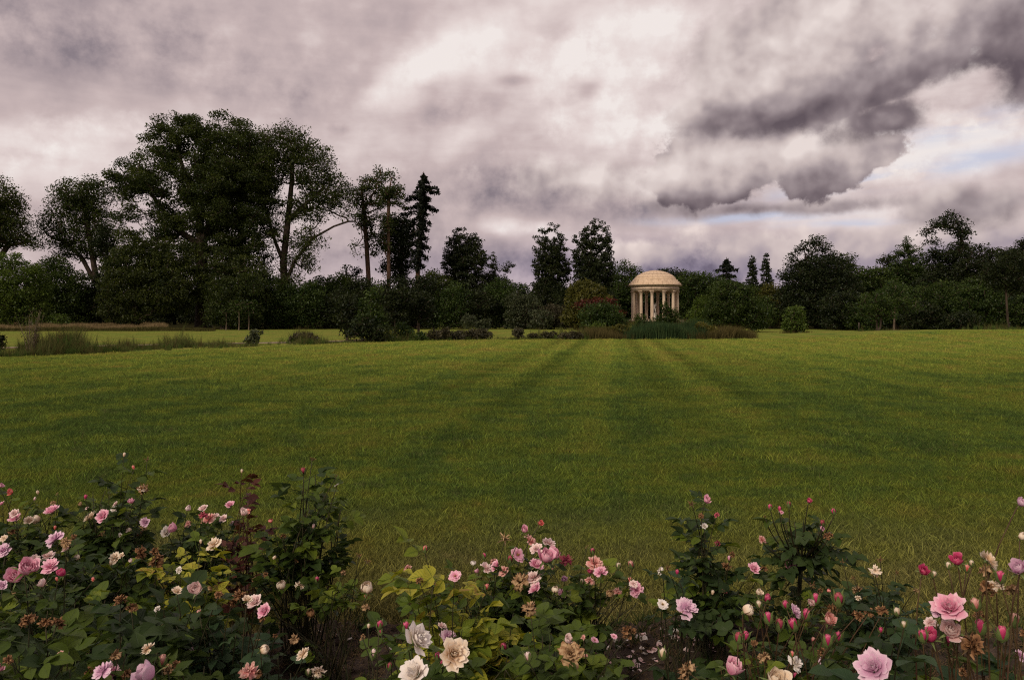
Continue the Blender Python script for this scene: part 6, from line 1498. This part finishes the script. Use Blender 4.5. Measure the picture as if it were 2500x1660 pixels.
TIPS = {
    'A': [(70, 1300, 100, 36, 13), (-20, 1300, 60, 40, 5)],
    'B': [(275, 1150, 40, 30, 3), (265, 1185, 50, 30, 4), (290, 1260, 85, 50, 12), (210, 1295, 80, 30, 7)],
    'C': [(470, 1310, 90, 30, 11), (540, 1330, 60, 30, 5)],
    'C2': [(585, 1225, 42, 45, 4)],
    'D': [(755, 1145, 25, 25, 4), (760, 1195, 45, 35, 5), (735, 1260, 60, 40, 7), (700, 1325, 80, 45, 9), (640, 1340, 50, 35, 5), (800, 1310, 40, 60, 4), (815, 1200, 20, 20, 2)],
    'D2': [(800, 1430, 60, 45, 8), (760, 1540, 50, 30, 5), (860, 1420, 40, 40, 4), (690, 1500, 30, 40, 3)],
    'E': [(440, 1330, 60, 36, 9), (500, 1380, 50, 40, 8), (430, 1390, 50, 30, 5)],
    'E2': [(330, 1370, 120, 45, 16), (420, 1450, 70, 30, 7)],
    'E3': [(150, 1360, 120, 45, 15), (230, 1420, 80, 40, 8)],
    'F': [(90, 1440, 110, 45, 14), (230, 1440, 80, 50, 9), (-20, 1430, 60, 60, 5)],
    'H': [(390, 1440, 50, 50, 8), (340, 1520, 90, 40, 8)],
    'G': [(60, 1545, 120, 60, 14), (170, 1600, 90, 50, 10), (-10, 1620, 80, 50, 6)],
    'I': [(290, 1560, 110, 60, 13), (420, 1600, 100, 50, 12), (240, 1650, 100, 40, 7)],
    'J': [(570, 1560, 110, 60, 22), (500, 1500, 80, 40, 9), (650, 1600, 60, 50, 8), (500, 1640, 90, 30, 7)],
    'K': [(1040, 1475, 90, 36, 8), (1180, 1465, 100, 42, 10), (1250, 1540, 80, 60, 7), (1170, 1600, 60, 50, 4)],
    'K2': [(1190, 1400, 160, 45, 13), (1280, 1450, 120, 60, 12), (1010, 1400, 60, 40, 5)],
    'L': [(980, 1640, 90, 35, 6), (1120, 1665, 90, 24, 5), (925, 1650, 40, 24, 3)],
    'M': [(1370, 1420, 110, 50, 12), (1480, 1440, 80, 50, 10)],
    'N': [(1390, 1540, 110, 50, 14), (1290, 1600, 80, 50, 8), (1440, 1620, 70, 40, 8)],
    'V': [(1650, 1470, 60, 40, 9), (1700, 1500, 50, 40, 5)],
    'O': [(1735, 1275, 36, 36, 5), (1745, 1330, 55, 36, 5), (1710, 1420, 80, 45, 9)],
    'P': [(1950, 1450, 70, 40, 7), (1880, 1440, 50, 40, 5)],
    'Q': [(2140, 1430, 80, 40, 10), (2210, 1480, 60, 45, 8), (2080, 1450, 50, 40, 5)],
    'R': [(1890, 1590, 140, 40, 18), (1990, 1530, 80, 40, 8), (1830, 1545, 50, 34, 7), (2040, 1600, 60, 40, 7)],
    'T': [(2130, 1620, 70, 34, 5), (2220, 1640, 60, 40, 5), (2060, 1660, 50, 24, 3)],
    'U': [(2380, 1640, 110, 40, 11), (2310, 1620, 50, 30, 3), (2480, 1620, 50, 40, 4)],
}
THIN = {'C2': .45, 'D': .62, 'B': .7, 'O': .65, 'K': .6, 'E': .75, 'T': .7, 'G': .7, 'I': .75, 'R': .7, 'U': .6, 'L': .7, 'N': .75, 'F': .8, 'H': .7}
for k, L_ in TIPS.items():
    for t in L_: b[k].tips(*t, start=.45 if k in ('O', 'D', 'B') else .30, density=THIN.get(k, .85))
# the bush on one bare stem: trunk and umbrella of shoots
def standard(B_, top_px, top_py, regs):
    t0 = B_.local(top_px, top_py, B_.d); t0[1] = 0
    mb = MB(); mb.tube([(0, 0, -.05), (t0[0] * .3, 0, t0[2] * .4), (t0[0] * .8, .01, t0[2] * .8), t0], [.014, .012, .011, .009], 8); mb.obj('trunk', M['cane'], B_.root, True)
    for (cx, cy, rx, ry, n) in regs:
        for i in range(n):
            a = RB.uniform(0, 6.28); q = math.sqrt(RB.uniform())
            e = B_.local(cx + rx * q * math.cos(a), cy + ry * q * math.sin(a), B_.d + RB.uniform(-.18, .18))
            limb(B_, t0, e)
def limb(B_, t0, e, leaves=True):
    ts = np.linspace(0, 1, 6)[:, None]; mid = (t0 + e) / 2 + np.array([(e[0] - t0[0]) * .2, 0, -.03])
    P = (1 - ts) ** 2 * t0 + 2 * (1 - ts) * ts * mid + ts ** 2 * e
    mb = MB(); mb.tube(P, np.linspace(.005, .002, 6), 5); mb.obj('cane', M[B_.cane], B_.root, True)
    if not leaves: return
    L = np.linalg.norm(e - t0); n = max(2, int(L / .07)); a = RB.uniform(0, 6)
    for i in range(n):
        t = RB.uniform(.25, 1) if L > .12 else RB.uniform(.0, 1); j = min(int(t * 5), 4); p = P[j] + (P[j + 1] - P[j]) * (t * 5 - j); a += 2.4
        B_.put('leaf', LEAF['dark' if RB.uniform() < .75 else 'green'][RB.integers(0, 5)], p, Euler((RB.uniform(-.3, .35), RB.normal(0, .35), a)), RB.uniform(.9, 1.5)); B_.n_leaf += 1
standard(b['P'], 1957, 1375, [(1905, 1285, 40, 26, 4), (1985, 1270, 36, 22, 3), (2035, 1280, 36, 20, 4), (1940, 1345, 60, 22, 4), (2015, 1345, 44, 36, 4), (1890, 1355, 24, 24, 2), (1975, 1400, 60, 30, 3), (1920, 1420, 30, 20, 2)])
P_TOP = b['P'].local(1957, 1375, 3.85)
_old = Bush.stem; P_DONE = True
def stem_p(s, tip, leaves=True, *a, **k):
    if s is b['P'] and P_DONE: limb(s, P_TOP, np.asarray(tip, float), False)
    else: _old(s, tip, leaves, *a, **k)
Bush.stem = stem_p

PM['sepal'] = PM['cream']
for k, L_ in ROSES.items():
    for i, (px, py, sz, kind, col) in enumerate(L_):
        if col == 'sepal': col = 'cream'
        dd = DEPTH[k, i]
        b[k].bloom(px, py, sz, kind, col, dd, None, leaves=not (k == 'P' or (k in 'RU' and py < 1560) or (k == 'U' and kind in ('bud', 'withered')) or kind == 'spent'))
print('rose leaves', LEAF_COUNT)

# petals lying on the soil
def soil_z(x, y): return float(clods(np.array([[x]]), np.array([[y]]))[0, 0] + zg(x, y))
def fallen(seed):
    r = np.random.default_rng(seed); V, U = [], []
    L, Wd, cup = .034, .027, r.uniform(.25, .7)
    for i in range(5):
        t = i / 4; w = Wd / 2 * (.25 + .75 * math.sin(math.pi * min(.12 + .6 * t, .62) / 1.24)) * (.8 if i == 4 else 1)
        for q in range(5):
            s_ = q / 2 - 1
            V.append((s_ * w, L * (t - .5) - abs(s_) ** 2 * t * .005, cup * (s_ * w) ** 2 * 22 + cup * .012 * (t - .4) ** 2 * 3 + r.normal(0, .0006))); U.append((.5 + s_ / 2, t))
    Q = [[i * 5 + q, i * 5 + q + 1, i * 5 + q + 6, i * 5 + q + 5] for i in range(4) for q in range(4)]
    return V, Q, U
fp = [pack('fallen_petal', [fallen(60 + i)], PM['white' if i % 2 else 'pale']) for i in range(4)]
rp = np.random.default_rng(66)
SPOTS = [(1575, 1600, 120, 34, 44), (1700, 1590, 70, 30, 18), (1540, 1640, 70, 14, 10), (360, 1462, 30, 10, 7), (330, 1440, 50, 12, 7), (450, 1420, 26, 8, 7), (825, 1645, 10, 8, 2), (960, 1580, 14, 8, 2), (160, 1530, 40, 20, 5), (1640, 1560, 90, 12, 12), (800, 1600, 60, 40, 4)]
for cx, cy, rx, ry, n in SPOTS:
    for i in range(n):
        px, py = cx + rp.uniform(-rx, rx), cy + rp.uniform(-ry, ry)
        d = EYE * F / (py - HY); x = at(px, d); z = soil_z(x, d)
        o = new_obj('fallen_petal', fp[rp.integers(0, 4)], None, None, (x, d, z + .010)); o.rotation_euler = (rp.normal(0, .3) + .2, rp.normal(0, .3), rp.uniform(0, 6.28)); s_ = rp.uniform(.7, 1.2); o.scale = (s_, s_, s_)
        tag(o, 'pale curled rose petal lying on the dark soil of the bed', 'petal', 'fallen petals on the soil')
# straw, dead grass and small weeds on the soil
M['straw'] = grassy_mat('straw', (.07, .045, .022), (.15, .105, .055), (.24, .18, .10))
M['weed'] = grassy_mat('weed', (.022, .040, .012), (.040, .065, .018), (.06, .08, .025))
def straw_src(seed):
    r = np.random.default_rng(seed); mb = MB()
    for i in range(7):
        a = r.uniform(0, 6.28); L = r.uniform(.02, .06); c = r.normal(0, .02, 2); dv = np.array([math.cos(a), math.sin(a)]) * L; nv = np.array([-math.sin(a), math.cos(a)]) * .0011; h = r.uniform(.002, .010); bend = np.array([-dv[1], dv[0]]) * r.normal(0, .2)
        p0, p1, p2 = c - dv / 2, c + bend, c + dv / 2
        mb.add([(*(p0 - nv), h), (*(p0 + nv), h), (*(p1 + nv), h + .006), (*(p1 - nv), h + .006), (*(p2 + nv), h), (*(p2 - nv), h)], [[0, 1, 2, 3], [3, 2, 4, 5]])
    return bpy.data.objects.new('straw_source', mb.mesh('straw_source', M['straw']))
ss_ = [straw_src(800 + i) for i in range(4)]
n = 3200; x = RNG.uniform(-2.8, 2.8, n); y = 4.1 - np.abs(RNG.normal(0, .9, n)); ok = y > 1.6; x, y = x[ok], y[ok]
z = clods(x[:, None], y[:, None])[:, 0] + zg(x, y)
tag(scatter('straw', np.column_stack([x, y, z + .003]), np.stack([RNG.normal(0, .2, len(x)), RNG.normal(0, .2, len(x)), RNG.uniform(0, 6.28, len(x))], -1), RNG.uniform(.7, 1.4, len(x)), RNG.integers(0, 4, len(x)), ss_), 'dead grass and straw littering the soil between the roses', 'straw')
def crumb(seed):
    r = np.random.default_rng(seed); bm = bmesh.new(); bmesh.ops.create_icosphere(bm, subdivisions=1, radius=.016)
    for v in bm.verts: v.co *= r.uniform(.6, 1.3); v.co.z *= .7
    me = bpy.data.meshes.new('crumb'); bm.to_mesh(me); bm.free(); me.materials.append(M['soil']); return bpy.data.objects.new('crumb', me)
n = 5000; x = RNG.uniform(-2.8, 2.8, n); y = RNG.uniform(1.6, 4.15, n); z = clods(x[:, None], y[:, None])[:, 0] + zg(x, y)
tag(scatter('soil_crumbs', np.column_stack([x, y, z]), RNG.uniform(0, 6, (n, 3)), RNG.exponential(.55, n) + .25, RNG.integers(0, 4, n), [crumb(820 + i) for i in range(4)]), 'crumbs and clods of dark soil over the rose bed', 'soil')
wd = [blade_tuft('weed_tuft', 16, .03, .03, .09, .005, .8, M['weed'], 830 + i, 3) for i in range(3)]
n = 420; x = RNG.uniform(-2.8, 2.8, n); y = 4.12 - np.abs(RNG.normal(0, .5, n)); ok = y > 2; x, y = x[ok], y[ok]; z = clods(x[:, None], y[:, None])[:, 0]
tag(scatter('weeds', np.column_stack([x, y, z]), np.stack([RNG.normal(0, .2, len(x)), RNG.normal(0, .2, len(x)), RNG.uniform(0, 6, len(x))], -1), RNG.uniform(.6, 1.3, len(x)), RNG.integers(0, 3, len(x)), wd), 'small green weeds creeping from the lawn into the soil', 'weeds')
